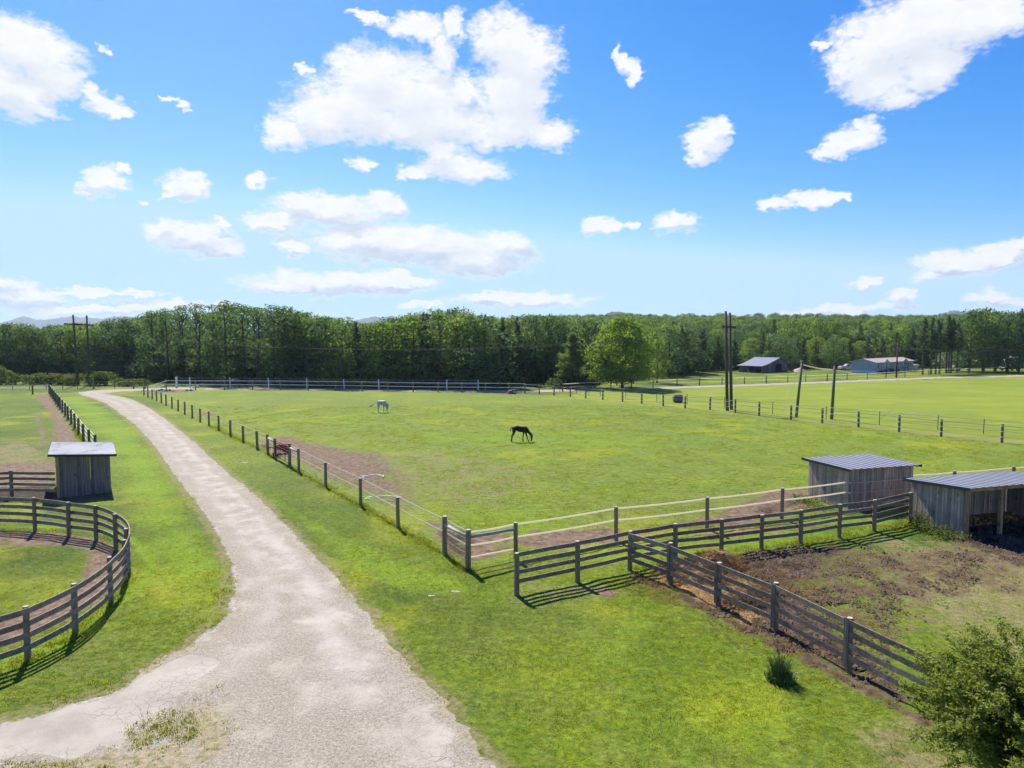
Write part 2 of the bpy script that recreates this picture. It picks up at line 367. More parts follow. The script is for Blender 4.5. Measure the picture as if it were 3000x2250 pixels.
def drive_material():
    m, n, out = mat('driveway'); p = n.new('ShaderNodeNewGeometry').outputs['Position']
    asp = n.attr('asphalt'); edge = n.attr('edge')
    st = n.noise(p, 13, 5, .8); st2 = n.noise(p, 34, 2, .8)
    big = n.noise(p, .35, 4, .6)
    grav = n.mix(n.ramp(st, .36, .66), (.235, .205, .155), (.475, .425, .33))
    grav = n.mix(n.ramp(st2, .42, .62), n.mix(1, grav, (.62, .6, .6), 'MULTIPLY'), grav)
    pale = n.noise(n.vm('ADD', p, (3, 8, 0)), .8, 5, .65)
    grav = n.mix(n.m('MULTIPLY', n.ramp(pale, .5, .68), .5), grav, (.45, .405, .325))
    bl = n.noise(n.vm('ADD', p, (17, 5, 0)), 1.4, 5, .75)
    grav = n.mix(n.m('MULTIPLY', n.sstep(bl, .58, .70), .55), grav, n.mix(n.ramp(st2, .4, .6), (.10, .115, .12), (.40, .42, .43)))
    ac = n.mix(n.ramp(n.noise(p, .9, 5, .6), .35, .65), (.30, .268, .22), (.41, .37, .305))
    ac = n.mix(n.ramp(st2, .3, .7), n.mix(1, ac, (.8, .8, .8), 'MULTIPLY'), ac)
    vo = n.new('ShaderNodeTexVoronoi', feature='DISTANCE_TO_EDGE'); wv = n.vm('ADD', p, n.scale(n.noise(p, 2.2, 3, out=1), (.35, .35, 0)))
    n.put(vo, 'Vector', wv); n.put(vo, 'Scale', 3.6)
    cr = n.m('MULTIPLY', n.m('SUBTRACT', 1.0, n.sstep(vo.outputs['Distance'], .0, .03)), n.sstep(n.noise(p, .55, 3), .44, .6))
    vo2 = n.new('ShaderNodeTexVoronoi', feature='DISTANCE_TO_EDGE'); n.put(vo2, 'Vector', wv); n.put(vo2, 'Scale', .55)
    cr2 = n.m('SUBTRACT', 1.0, n.sstep(vo2.outputs['Distance'], .0, .008))
    crk = n.m('MAXIMUM', cr, n.m('MULTIPLY', cr2, n.m('MULTIPLY', n.sstep(n.noise(p, .4, 3), .45, .6), .8)))
    ac = n.mix(n.m('MULTIPLY', crk, .42), ac, (.14, .12, .10))
    ka = n.m('MULTIPLY', n.m('SUBTRACT', n.noise(p, .9, 6, .7), .5), 1.5)
    am = n.sstep(n.m('ADD', asp, n.m('MULTIPLY', ka, .8)), .35, .65)
    col = n.mix(am, grav, ac)
    tk_ = n.m('MULTIPLY', n.attr('track'), n.ramp(n.noise(p, .7, 4, .6), .3, .65)); col = n.mix(n.m('MULTIPLY', tk_, .55), col, n.mix(n.ramp(st2, .3, .7), (.36, .325, .28), (.45, .41, .36)))
    # weedy, dusty margins and dry tufts
    ke = n.m('MULTIPLY', n.m('SUBTRACT', n.noise(n.vm('ADD', p, (5, 1, 0)), 1.3, 6, .75), .5), 2.4)
    em = n.sstep(n.m('ADD', edge, n.m('MULTIPLY', ke, n.m('MULTIPLY_ADD', edge, .9, .1))), .52, .8)
    tf = n.noise(p, 6, 5, .7)
    weeds = n.mix(n.ramp(tf, .35, .6), (.11, .115, .03), (.34, .275, .17))
    col = n.mix(n.m('MULTIPLY', em, .85), col, weeds)
    h = n.m('ADD', n.m('MULTIPLY', st, n.m('SUBTRACT', 1.1, am)), n.m('MULTIPLY', crk, -.5))
    principled(n, out, col, .92, bump=h, bstr=.6, bdist=.04, spec=.15)
    return m
M['drive'] = drive_material()
def leafmat(name, lo, hi, tr, tmix=.42, clump=.6, autumn=0.0):
    m, n, out = mat(name); oi = n.new('ShaderNodeObjectInfo'); p = n.new('ShaderNodeTexCoord').outputs['Object']
    lv = n.attr('lv'); nz = n.noise(p, clump, 3, .6)
    f = n.m('ADD', n.m('MULTIPLY', lv, .55), n.m('MULTIPLY', n.ramp(nz, .3, .7), .45))
    c = n.mix(f, lo, hi)
    c = n.mix(n.m('MULTIPLY', oi.outputs['Random'], .7), c, n.mix(1, c, (1.30, 1.08, .80), 'MULTIPLY'))
    t = n.mix(1, c, tr, 'MULTIPLY')
    d = n.new('ShaderNodeBsdfPrincipled'); n.put(d, 'Base Color', c); n.put(d, 'Roughness', .75); n.put(d, 'Specular IOR Level', .12)
    tl = n.new('ShaderNodeBsdfTranslucent'); n.put(tl, 'Color', t)
    mxx = n.new('ShaderNodeMixShader'); n.put(mxx, 0, tmix); n.l.new(d.outputs[0], mxx.inputs[1]); n.l.new(tl.outputs[0], mxx.inputs[2])
    n.l.new(mxx.outputs[0], out.inputs[0]); return m
M['leaf'] = leafmat('broadleaf_foliage', (.032, .064, .036), (.150, .222, .092), (1.5, 1.75, .95))
M['leafb'] = leafmat('bright_foliage', (.046, .088, .032), (.205, .28, .075), (1.7, 1.9, .7))
M['needle'] = leafmat('conifer_foliage', (.032, .062, .036), (.125, .18, .080), (1.5, 1.6, .8), .35)
M['shrubleaf'] = leafmat('shrub_foliage', (.035, .065, .015), (.13, .16, .04), (1.6, 1.7, .8), .4, 1.2)
M['grassblade'] = leafmat('grass_blades', (.095, .135, .010), (.27, .30, .018), (1.5, 1.5, .6), .5, .5)
M['bushleaf'] = leafmat('bush_foliage', (.055, .10, .024), (.25, .31, .08), (1.5, 1.6, .8), .45, 1.2)
M['strawblade'] = leafmat('straw', (.16, .09, .03), (.45, .29, .12), (1.1, 1.0, .8), .25, 2)
M['bark'] = simple('bark', (.085, .068, .052), .9, ns=3)
M['barkpine'] = simple('pine_bark', (.10, .085, .06), .9, ns=3)

# ================================================================== ground
def gp(pts): return np.array([[G(a, b).x, G(a, b).y] for a, b in pts])
def sdist(X, Y, poly):
    """signed distance (positive inside) to a polygon"""
    d = np.full(X.shape, 1e9); ins = np.zeros(X.shape, bool); n = len(poly)
    for i in range(n):
        x0, y0 = poly[i]; x1, y1 = poly[(i+1) % n]; dx, dy = x1-x0, y1-y0
        t = np.clip(((X-x0)*dx+(Y-y0)*dy)/(dx*dx+dy*dy+1e-9), 0, 1)
        d = np.minimum(d, np.hypot(X-x0-t*dx, Y-y0-t*dy))
        c = ((y0 > Y) != (y1 > Y)) & (X < (x1-x0)*(Y-y0)/((y1-y0) if abs(y1-y0) > 1e-9 else 1e-9)+x0); ins ^= c
    return np.where(ins, d, -d)
def pdist(X, Y, line):
    d = np.full(X.shape, 1e9)
    for (x0, y0), (x1, y1) in zip(line[:-1], line[1:]):
        dx, dy = x1-x0, y1-y0; t = np.clip(((X-x0)*dx+(Y-y0)*dy)/(dx*dx+dy*dy+1e-9), 0, 1)
        d = np.minimum(d, np.hypot(X-x0-t*dx, Y-y0-t*dy))
    return d
# driveway boundary pairs (outer = left / far side, inner = right / near side), traced from far right to near
LANE = [((3300,1092),(3300,1095.5)),((3000,1099),(3000,1103)),((2778,1104),(2778,1108)),((2609,1110),(2609,1114.5)),((2337,1120.5),(2337,1125.5)),((2112,1128.5),(2112,1133.5)),
 ((1949,1133.5),(1949,1139)),((1766,1139),(1766,1144.5)),((1560,1143.5),(1560,1149)),((1400,1143.5),(1400,1149)),((1136,1141.5),(1136,1146.5)),((900,1138),(900,1142.5)),((660,1136),(660,1141)),((487,1136),(487,1141.5)),
 ((421,1138.5),(421,1143.5)),((365,1140),(370,1146)),((315,1142),(338,1149)),((275,1144.5),(318,1151)),((245,1147.5),(306,1153)),((230,1150.5),(304,1153.5)),((238,1157),(310,1155)),((255,1162),(325,1157.5)),((273,1167),(346,1160.5)),((315,1183),(388,1172)),((356,1214),(428,1192)),
 ((376,1228),(450,1204)),((397,1243),(498,1240)),((425,1272),(536,1270)),((454,1304),(577,1304)),((480,1340),(627,1352)),((509,1382),(678,1399)),((535,1418),(719,1430)),((560,1450),(750,1454)),
 ((585,1482),(784,1490)),((610,1511),(820,1526)),((644,1572),(867,1573)),((675,1630),(921,1631)),((688,1680),(965,1674)),((688,1745),(1010,1736)),((660,1805),(1072,1798)),((612,1848),(1127,1877)),((560,1895),(1170,1935)),((475,1941),(1243,2015)),
 ((339,2025),(1315,2105)),((170,2078),(1369,2170)),((0,2122),(1452,2250)),((-180,2190),(1560,2400)),((-420,2330),(1680,2600)),((-700,2600),(1800,2850)),((-1100,3200),(1950,3200))]
LO = gp([a for a, b in LANE]); LI = gp([b for a, b in LANE])
DRIVE_POLY = np.vstack([LO, LI[::-1]])
ASPH = gp([(-60,2140),(0,2118),(170,2078),(339,2022),(475,1944),(560,1912),(604,1916),(654,1932),(640,1950),(585,1985),(542,2019),(519,2050),(500,2073),(441,2092),(373,2141),(366,2202),(300,2190),(215,2230),(100,2210),(-60,2240)])
ASPH2 = gp([(2778,1104),(2337,1120),(1766,1140),(900,1139),(487,1137),(300,1144),(262,1152),(330,1172),(420,1224),(520,1330),(620,1470),(730,1610),(790,1730),(870,1860),(960,1990),(1060,2130),(1150,2260),(1500,2380),(1320,2110),(1150,1930),(1010,1760),(890,1620),(770,1500),(620,1365),(520,1270),(420,1195),(330,1162),(310,1150),(487,1140),(900,1142),(1766,1144),(2337,1125),(2778,1107)])
PEN_C = np.array([-20.9, 20.2]); PEN_R = 8.8

PASTURE = gp([(433,1163),(520,1203),(640,1257),(785,1328),(955,1426),(1166,1546),(1371,1668),(1511,1640),(1805,1585),(2071,1551),(2290,1519),(2484,1492),(2794,1460),(3200,1428),(3700,1380),(3300,1330),(2935,1296),(2634,1264),(2317,1229),(2080,1200),(1880,1183),(1623,1158),(1422,1150),(983,1145),(487,1141)])
HAY = gp([(1640,1166),(1900,1190),(2200,1220),(2500,1256),(2950,1300),(3700,1380),(4200,1260),(3600,1090),(3000,1100),(2300,1124),(1950,1137),(1700,1146)])
PATCH = {'dirt': [
  ([(98,1156),(144,1156),(160,1180),(180,1213),(215,1255),(232,1300),(150,1296),(160,1250),(140,1205),(116,1178)], .8, 1.),
  ([(101,1222),(108,1214),(128,1206),(120,1222),(120,1240),(132,1262),(140,1296),(120,1296),(112,1258)], .5, .9),
  ([(-200,1360),(100,1352),(165,1345),(170,1440),(330,1452),(340,1466),(150,1470),(-200,1470)], .8, .85),
  ([(758,1288),(838,1276),(961,1305),(1120,1330),(1174,1392),(1214,1440),(1229,1475),(1167,1495),(1100,1450),(1020,1425),(957,1405),(880,1360),(805,1338),(770,1320)], 2.6, .95),
  ([(1240,1520),(1290,1525),(1390,1560),(1500,1562),(1510,1615),(1380,1650),(1300,1615)], .9, .9),
  ([(1500,1600),(1515,1588),(1570,1554),(1790,1547),(1875,1551),(2061,1517),(2150,1490),(2260,1440),(2370,1425),(2372,1480),(2300,1510),(2150,1537),(1976,1545),(1800,1590),(1640,1612)], 1.0, 1.05),
  ([(2080,1660),(2140,1625),(2300,1604),(2560,1640),(2640,1760),(2560,1900),(2450,1950),(2240,1860),(2090,1760)], 1.0, .25),
  ([(2080,1660),(2140,1625),(2460,1572),(2640,1590),(2790,1560),(3050,1560),(3100,1700),(3050,1840),(2950,1760),(2800,1800),(2740,1900),(2700,2040),(2500,1975),(2240,1860),(2090,1760)], 2.2, .15),
  ([(1440,1760),(1500,1735),(1590,1720),(1700,1735),(1640,1770),(1520,1775)], .8, .45),
  ([(1740,1735),(1765,1720),(1800,1725),(1812,1745),(1780,1755)], .25, 1.0),
  ([(560,1216),(600,1208),(646,1212),(630,1220),(580,1219)], 1.2, .9),
  ([(470,1147),(520,1143),(600,1143),(560,1150),(490,1152)], 2.0, .9),
  ([(1440,1152),(1520,1153),(1500,1157),(1450,1156)], 1.5, .9),
  ([(2210,1205),(2360,1228),(2340,1235),(2200,1213)], 2.0, .45),
 ], 'mud': [
  ([(2080,1660),(2140,1625),(2460,1572),(2640,1590),(2790,1560),(3050,1560),(3100,1700),(3050,1840),(2950,1760),(2800,1800),(2740,1900),(2700,2040),(2500,1975),(2240,1860),(2090,1760)], 2.6, .60),
  ([(2120,1640),(2180,1615),(2400,1600),(2520,1600),(2440,1650),(2330,1720),(2400,1790),(2500,1880),(2600,1960),(2700,2060),(2640,2070),(2480,1985),(2250,1880),(2100,1790),(2160,1700)], .9, .95),
  ([(2760,1575),(2700,1500),(2900,1450),(3400,1480),(3500,1640),(3200,1720),(2960,1650),(2830,1600)], .8, .9),
  ([(1850,1675),(1900,1690),(2110,1785),(2275,1865),(2490,1985),(2760,2130),(2740,2150),(2470,2010),(2250,1895),(2080,1806),(1930,1730),(1840,1692)], .24, .72),
  ([(-200,1420),(30,1425),(165,1418),(180,1470),(-200,1475)], .5, .9),
  ([(1270,1545),(1370,1560),(1400,1590),(1375,1660),(1310,1625),(1290,1580)], .5, .85),
  ([(2170,1490),(2366,1452),(2366,1475),(2220,1515)], .6, .7),
  ([(752,1300),(790,1300),(800,1318),(770,1318)], .6, .9)],
 'straw': [
  ([(1900,1680),(1990,1655),(2060,1640),(2110,1618),(2150,1640),(2165,1680),(2200,1705),(2290,1730),(2280,1765),(2240,1800),(2180,1830),(2110,1790),(2000,1740)], .6, 1.0),
  ([(2130,1545),(2380,1530),(2500,1500),(2480,1525),(2330,1552),(2150,1575),(1900,1605),(1900,1590)], .6, .7)],
 'dry': [
  ([(2500,2150),(2620,2090),(2780,2160),(2960,2230),(2900,2300),(2550,2290)], 1.0, .75),
  ([(1450,1700),(1700,1690),(1900,1700),(1850,1760),(1600,1800),(1460,1790)], 1.0, .5),
  ([(1700,2180),(1830,2160),(1900,2230),(1750,2260)], .6, .5),
  ([(900,1330),(1300,1310),(1700,1380),(1500,1500),(1250,1500),(1000,1400)], 3.0, .55),
  ([(1740,1465),(2366,1395),(2366,1500),(1600,1590),(1500,1600)], 1.6, .45),
  ([(2080,1560),(2480,1490),(2480,1540),(2150,1610)], 1.0, .45),
  ([(0,1290),(160,1290),(170,1450),(-100,1450),(-100,1330)], 2.0, .7),
  ([(2560,1570),(2800,1590),(3100,1650),(3200,2000),(2900,2000),(2700,1800),(2450,1700)], 2.0, .85),
  ([(1640,1160),(2000,1199),(2400,1243),(2800,1289),(3300,1345),(3300,1325),(2700,1262),(2200,1211),(1800,1172)], 1.0, .6)],
 'lush': [
  ([(240,1160),(320,1200),(400,1270),(520,1420),(640,1620),(640,1760),(480,1780),(420,1600),(380,1440),(300,1290),(210,1210),(170,1170)], 1.6, .8),
  ([(700,1410),(850,1480),(1000,1560),(1200,1640),(1400,1700),(1450,1740),(1200,1740),(1050,1680),(900,1560),(750,1440)], .8, .7),
  ([(1500,1880),(1900,1760),(2200,1880),(2500,2050),(2500,2260),(1700,2260)], 2.0, .45),
  ([(860,1180),(1250,1250),(1700,1250),(2200,1290),(2000,1330),(1300,1320),(900,1240)], 5.0, .55),
  ([(1500,1480),(1800,1520),(1500,1600),(1400,1560),(1300,1500)], 1.5, .6),
  ([(2000,1560),(2600,1500),(2660,1530),(2560,1560),(2200,1610),(1900,1640),(1700,1660),(1700,1620)], .8, .7),
  ([(60,1945),(215,1868),(330,1775),(372,1690),(384,1700),(345,1790),(240,1880),(90,1965)], .3, .9),
  ([(100,1566),(200,1582),(280,1592),(345,1622),(368,1660),(340,1650),(270,1612),(190,1596),(0,1580),(0,1562)], .3, .9)]}
def patch_field(kind, X, Y):
    a = np.zeros(X.shape)
    for pts, soft, amp in PATCH[kind]:
        P_ = gp(pts); x0, y0 = P_.min(0)-3; x1, y1 = P_.max(0)+3
        s = (X > x0) & (X < x1) & (Y > y0) & (Y < y1)
        if s.any(): a[s] = np.maximum(a[s], amp*sst(sdist(X[s], Y[s], P_), -soft, soft))
    return a
FENCE_LINES = []     # (polyline, half-width) of bare or long-grass strips under the fences, filled below
def pen_fields(X, Y):
    r = np.hypot(X-PEN_C[0], Y-PEN_C[1]); ang = np.arctan2(Y-PEN_C[1], X-PEN_C[0])
    wob = .35*np.sin(ang*3)+.2*np.sin(ang*7+1)
    inner = 5.9+wob+.9*np.cos(ang-1.2)
    ring = sst(r, inner-.6, inner+.5)*(1-sst(r, 7.9, 8.3))
    return r, ring
def drive_sd(X, Y):
    near = (Y < 175) & (Y > -5); d = np.full(X.shape, -50.0)
    if near.any(): d[near] = sdist(X[near], Y[near], DRIVE_POLY)
    return d
def masks(X, Y):
    o = {k: patch_field(k, X, Y) for k in PATCH}
    r, ring = pen_fields(X, Y); o['dirt'] = np.maximum(o['dirt'], ring*.95)
    o['lush'] = np.maximum(o['lush'], np.exp(-((r-8.8)/.35)**2)*.9)
    d = drive_sd(X, Y); o['drive_sd'] = d
    o['gravel'] = sst(d, -.35, .25)*.95
    o['dry'] = np.maximum(o['dry'], .75*sst(d, -.9, -.1))
    nb = (Y < 60)
    P_ = np.zeros(X.shape); s = sdist(X, Y, PASTURE); o['pasture'] = sst(s, -.4, .8)
    o['hayfield'] = sst(sdist(X, Y, HAY), -.5, 1.5)
    return o
rr = [7.0]
while rr[-1] < 7600:
    r0 = rr[-1]; rr.append(r0+(.0105*r0+.03 if r0 < 110 else .02*r0 if r0 < 500 else .06*r0))
rr = np.array(rr)
aa = np.concatenate([np.arange(-44, 44.01, .22), np.arange(48, 314, 4.5)])
A, RR = np.meshgrid(np.radians(aa), rr); X = RR*np.sin(A); Y = RR*np.cos(A)
mk = masks(X.ravel(), Y.ravel()); X1, Y1 = X.ravel(), Y.ravel()
Z1 = terr(X1, Y1)
nearw = 1-sst(np.hypot(X1, Y1), 50, 90)
open_ = 1-sst(mk['drive_sd'], -1.2, -.2)
relief = (fbm(X1/2.2, Y1/2.2, 3, 3)-.5)*.10 + (fbm(X1*1.6, Y1*1.6, 2, 9)-.5)*.05
rough = np.clip(mk['mud']*1.2+mk['straw']+mk['dirt']*.3, 0, 1)
relief = relief + rough*(fbm(X1*2.6, Y1*2.6, 3, 31)-.5)*.16
Z1 = Z1 + relief*nearw*open_ - .0
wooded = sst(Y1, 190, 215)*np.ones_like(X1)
na, nr = len(aa), len(rr)
ii = np.arange(nr-1)[:, None]*na; jj = np.arange(na)[None, :]; j2 = (jj+1) % na
F4 = np.stack([(ii+jj), (ii+j2), (ii+na+j2), (ii+na+jj)], -1).reshape(-1, 4)[:, ::-1]
V = np.stack([X1, Y1, Z1], -1)
# close the disc under the camera with one ring of quads round the centre
cidx = len(V); V = np.vstack([V, [[0, 0, 0]]])
F4 = np.vstack([F4, np.array([[cidx, (j+2) % na, (j+1) % na, j] for j in range(0, na-1, 2)], np.int32)])
pad = lambda a: np.append(a, 0.0)
me = np_mesh('ground', V, F4, [M['ground']], {**{k: pad(mk[k]) for k in ('dirt','mud','straw','dry','lush','gravel','pasture','hayfield')}, 'wooded': pad(wooded)}, smooth=True)
ground = link(bpy.data.objects.new('ground', me)); tag(ground, kind='structure')

# driveway sheet, a few millimetres above the ground, with a crumbling edge
def resample(Lp, ds_fn):
    out = []; 
    for i in range(len(Lp)-1):
        a, b = Lp[i], Lp[i+1]; n = ds_fn(a, b); out += [a+(b-a)*k/n for k in range(n)]
    return out+[Lp[-1]]
seg = []
for i in range(len(LO)-1):
    dm = max(np.linalg.norm(LO[i+1]-LO[i]), np.linalg.norm(LI[i+1]-LI[i])); dist = min(np.linalg.norm(LO[i]), np.linalg.norm(LI[i]))
    seg.append(max(1, int(dm/max(.10, dist*.006))))
def catmull(L, i, t):
    p0, p1, p2, p3 = L[max(i-1, 0)], L[i], L[i+1], L[min(i+2, len(L)-1)]
    return .5*((2*p1)+(-p0+p2)*t+(2*p0-5*p1+4*p2-p3)*t*t+(-p0+3*p1-3*p2+p3)*t**3)
O_, I_ = [], []
for i, n in enumerate(seg):
    for k in range(n): O_.append(catmull(LO, i, k/n)); I_.append(catmull(LI, i, k/n))
O_.append(LO[-1]); I_.append(LI[-1]); O_ = np.array(O_); I_ = np.array(I_)
wv = O_-I_; wl = np.linalg.norm(wv, axis=1, keepdims=True); wv = wv/wl
def jag(Pp, sd, s):
    a = (fbm(Pp[:, 0]*.8, Pp[:, 1]*.8, 2, sd)-.5)*.55+(fbm(Pp[:, 0]*4, Pp[:, 1]*4, 3, sd+3)-.5)*.30
    return (a*s)[:, None]
near_f = np.clip(wl[:, 0]/4, .4, 1.3)
O_ = O_+wv*jag(O_, 51, near_f); I_ = I_-wv*jag(I_, 77, near_f)
nu = 48; us = np.linspace(0, 1, nu)**1
DV = (O_[:, None, :]*(1-us)[None, :, None]+I_[:, None, :]*us[None, :, None]).reshape(-1, 2)
ns = len(O_); jj = np.arange(nu-1)[None, :]; ii = np.arange(ns-1)[:, None]*nu
DF = np.stack([ii+jj, ii+jj+1, ii+nu+jj+1, ii+nu+jj], -1).reshape(-1, 4)
dx, dy = DV[:, 0], DV[:, 1]
asp = np.maximum(sst(sdist(dx, dy, ASPH), -.1, .2), .52*sst(sdist(dx, dy, ASPH2), -.5, .5))
sdv = drive_sd(dx, dy)
edge = (1-sst(sdv, 0, .55))*.62
WEED = gp([(430,2130),(540,2080),(600,2030),(680,2060),(700,2140),(640,2240),(480,2300),(300,2300),(100,2300),(0,2230),(120,2210),(300,2195)])
edge = np.maximum(edge, .78*sst(sdist(dx, dy, WEED), -.7, .5)*(1-sst(sdist(dx, dy, ASPH), -.1, .3)))
WEED2 = gp([(560,1900),(620,1850),(690,1760),(740,1780),(700,1850),(660,1905),(600,1925)])
edge = np.maximum(edge, .62*sst(sdist(dx, dy, WEED2), -.5, .3))
far_edge = sst(np.hypot(dx, dy), 80, 100); edge *= 1-.6*far_edge
asp = np.where(np.hypot(dx, dy) > 85, .3, asp)
uu = np.tile(us, ns); trk = (np.exp(-((uu-.29)/.085)**2)+np.exp(-((uu-.70)/.085)**2))*(1-sst(np.repeat(wl[:, 0], nu), 5.5, 9))
dz = .004+.010*sst(np.hypot(dx, dy), 40, 110)+terr(dx, dy)
me = np_mesh('driveway', np.stack([dx, dy, dz], -1), DF, [M['drive']], {'asphalt': asp, 'edge': edge, 'track': trk}, smooth=True)
if me.polygons[0].normal.z < 0: me.flip_normals()
drv = link(bpy.data.objects.new('driveway', me)); tag(drv, kind='structure')

# hazy ridges on the horizon
def ridge(name, prof, dist, depth, col, seed, ybase=975):
    m, n, out = mat(name); p = n.new('ShaderNodeNewGeometry').outputs['Position']
    principled(n, out, n.mix(n.ramp(n.noise(p, .03, 4, .7), .35, .65), tuple(c*.5 for c in col), col), .95, spec=.05)
    prof = sorted(prof); n_ = 420; nd = 14
    pxs = np.linspace(prof[0][0], prof[-1][0], n_); pys = np.interp(pxs, [p[0] for p in prof], [p[1] for p in prof])
    V = []; 
    for j in range(nd):
        t = j/(nd-1); b = math.sin(math.pi*t)**1.2; y = dist+depth*(t-.5)
        for a, q in zip(pxs, pys):
            top = ZAT(q, dist); e = min(1, (a-pxs[0])/60+.0, (pxs[-1]-a)/60+.0) if True else 1
            rx, ry, rz_ = raydir(a, q); x = rx/ry*dist*(1+(t-.5)*depth/dist)
            V.append((x, y, -2+(top+2)*b*max(e, 0)**.5+ (float(vnoise(x/(depth*.02), y/(depth*.02), seed))*.9+float(vnoise(x/(depth*.007), y/(depth*.007), seed+1))*.5)*dist*.0022*b))
    V = np.array(V); ii = np.arange(nd-1)[:, None]*n_; jj = np.arange(n_-1)[None, :]
    F = np.stack([ii+jj, ii+jj+1, ii+n_+jj+1, ii+n_+jj], -1).reshape(-1, 4)
    me = np_mesh(name, V, F, [m], smooth=False); return tag(link(bpy.data.objects.new(name, me)), kind='structure')
ridge('hills', [(-1500,940),(-900,935),(-400,950),(-120,945),(0,951),(30,942),(68,929.5),(112,941),(190,933),(217,929.5),(292,937),(373,929.5),(424,936),(492,936),(620,945),(760,950)], 5600, 1700, (.07,.09,.05), 1)
ridge('hills', [(980,960),(1046,941),(1090,931),(1120,934),(1151,929.5),(1202,941),(1290,950),(1378,933),(1400,929.5),(1450,937),(1560,950)], 5000, 1400, (.07,.09,.05), 2)
ridge('hills', [(1420,960),(1478,941),(1512,930),(1545,932),(1600,938),(1654,926),(1690,934),(1730,940),(1800,950)], 3200, 900, (.05,.07,.035), 3)
ridge('hills', [(1690,955),(1739,934),(1765,926),(1785,920),(1810,915),(1832,918),(1854,926),(1885,930),(1960,950)], 2400, 600, (.045,.065,.03), 4)
ridge('hills', [(2660,955),(2725,928),(2760,921),(2792,912.5),(2808,915),(2822,919),(2860,930),(2940,950)], 3600, 700, (.05,.07,.035), 5)

# ================================================================== fences
def unit_post_mesh():
    mb = MB(); n = 12
    for z0, z1, r0, r1 in ((-.2, .985, 1.0, .93), (.985, 1.0, .93, .80)):
        mb.tube([(0, 0, z0), (0, 0, z1)], [r0, r1], n, tint=.5, mi=0, cap=False)
    mb.add([(math.cos(2*math.pi*k/n)*.8, math.sin(2*math.pi*k/n)*.8, 1.0) for k in range(n)], [tuple(range(n))], .5, 1)
    o = mb.build('post', [M['post'], M['postend']]); me = o.data; bpy.data.objects.remove(o); return me
POSTME = unit_post_mesh()
POSTME2 = POSTME.copy(); POSTME2.materials[0] = M['polegreen']; POSTME2.materials[1] = M['polegreen']
POSTME3 = POSTME.copy(); POSTME3.materials[0] = M['white']; POSTME3.materials[1] = M['white']
def post(parent, p, h=1.36, r=.085, me=None, lean=.012, name='post'):
    o = bpy.data.objects.new(name, me or POSTME); o.parent = parent; C.objects.link(o)
    o.location = (p[0]-parent.location.x, p[1]-parent.location.y, terr(p[0], p[1])-.02)
    o.scale = (r, r, h+.02); o.rotation_euler = (rnd.uniform(-lean, lean), rnd.uniform(-lean, lean), rnd.uniform(0, 6)); return o
def strand(parent, pts, z, wd, ht, m, name, sag=.0, flat=True):
    mb = MB(); o0 = parent.location
    for a, b in zip(pts[:-1], pts[1:]):
        n = 4 if sag else 1; q = []
        for k in range(n+1):
            t = k/n; q.append(Vector((a[0]+(b[0]-a[0])*t-o0.x, a[1]+(b[1]-a[1])*t-o0.y, z-sag*4*t*(1-t)+.0)))
        for c, d in zip(q[:-1], q[1:]): mb.beam(c, d, wd, ht, tint=.5)
    return mb.build(name, m, parent)
def offset_pts(pts, d):
    out = []
    for i, p in enumerate(pts):
        a = pts[max(i-1, 0)]; b = pts[min(i+1, len(pts)-1)]; t = (b[0]-a[0], b[1]-a[1]); l = math.hypot(*t) or 1
        out.append((p[0]-t[1]/l*d, p[1]+t[0]/l*d))
    return out
def board_fence(name, label, pts, side, heights=(1.26, .98, .69, .40), wd=.135, pr=.085, ph=1.37, curve=False, mat_='board', skip_posts=(), two_face=True):
    root = empty(name, (pts[0][0], pts[0][1], 0), 0, label, 'fence')
    for i, p in enumerate(pts):
        if i in skip_posts: continue
        post(root, p, ph+rnd.uniform(-.02, .02), pr*rnd.uniform(.94, 1.08))
    rp = offset_pts(pts, side*(pr+.012)); o0 = root.location
    for z in heights:
        if curve:                                # bent boards: one rail per course and bay, following the curve
            for i in range(len(rp)-1):
                a, b = Vector(rp[i]), Vector(rp[i+1]); mb = MB(); q = []
                c = Vector(PEN_C); t0 = math.atan2(a.y-c.y, a.x-c.x); t1 = math.atan2(b.y-c.y, b.x-c.x)
                if t1-t0 > math.pi: t1 -= 2*math.pi
                if t0-t1 > math.pi: t1 += 2*math.pi
                ra = (a-c).length; rb = (b-c).length; n = 5
                for k in range(n+1):
                    t = k/n; an = t0+(t1-t0)*t; r = ra+(rb-ra)*t+.00
                    q.append((c.x+r*math.cos(an)-o0.x, c.y+r*math.sin(an)-o0.y, z))
                for u, v in zip(q[:-1], q[1:]): mb.beam(u, v, .03, wd, tint=.3+.5*rnd.random() if u is q[0] else mb.t[-1])
                mb.build('rail', M[mat_], root)
        else:
            for i in range(len(rp)-1):
                a, b = rp[i], rp[i+1]; mb = MB(); j = rnd.uniform(-.02, .015); k = rnd.uniform(-.02, .015)
                mid = ((a[0]+b[0])/2-o0.x, (a[1]+b[1])/2-o0.y, z+rnd.uniform(-.012, .006)); tt = rnd.random()
                mb.beam((a[0]-o0.x, a[1]-o0.y, z+j), mid, .026, wd, tint=tt)
                mb.beam(mid, (b[0]-o0.x, b[1]-o0.y, z+k), .026, wd, tint=tt)
                mb.build('rail', M[mat_], root)
    return root
def P2(px, py): v = G(px, py); return (v.x, v.y)
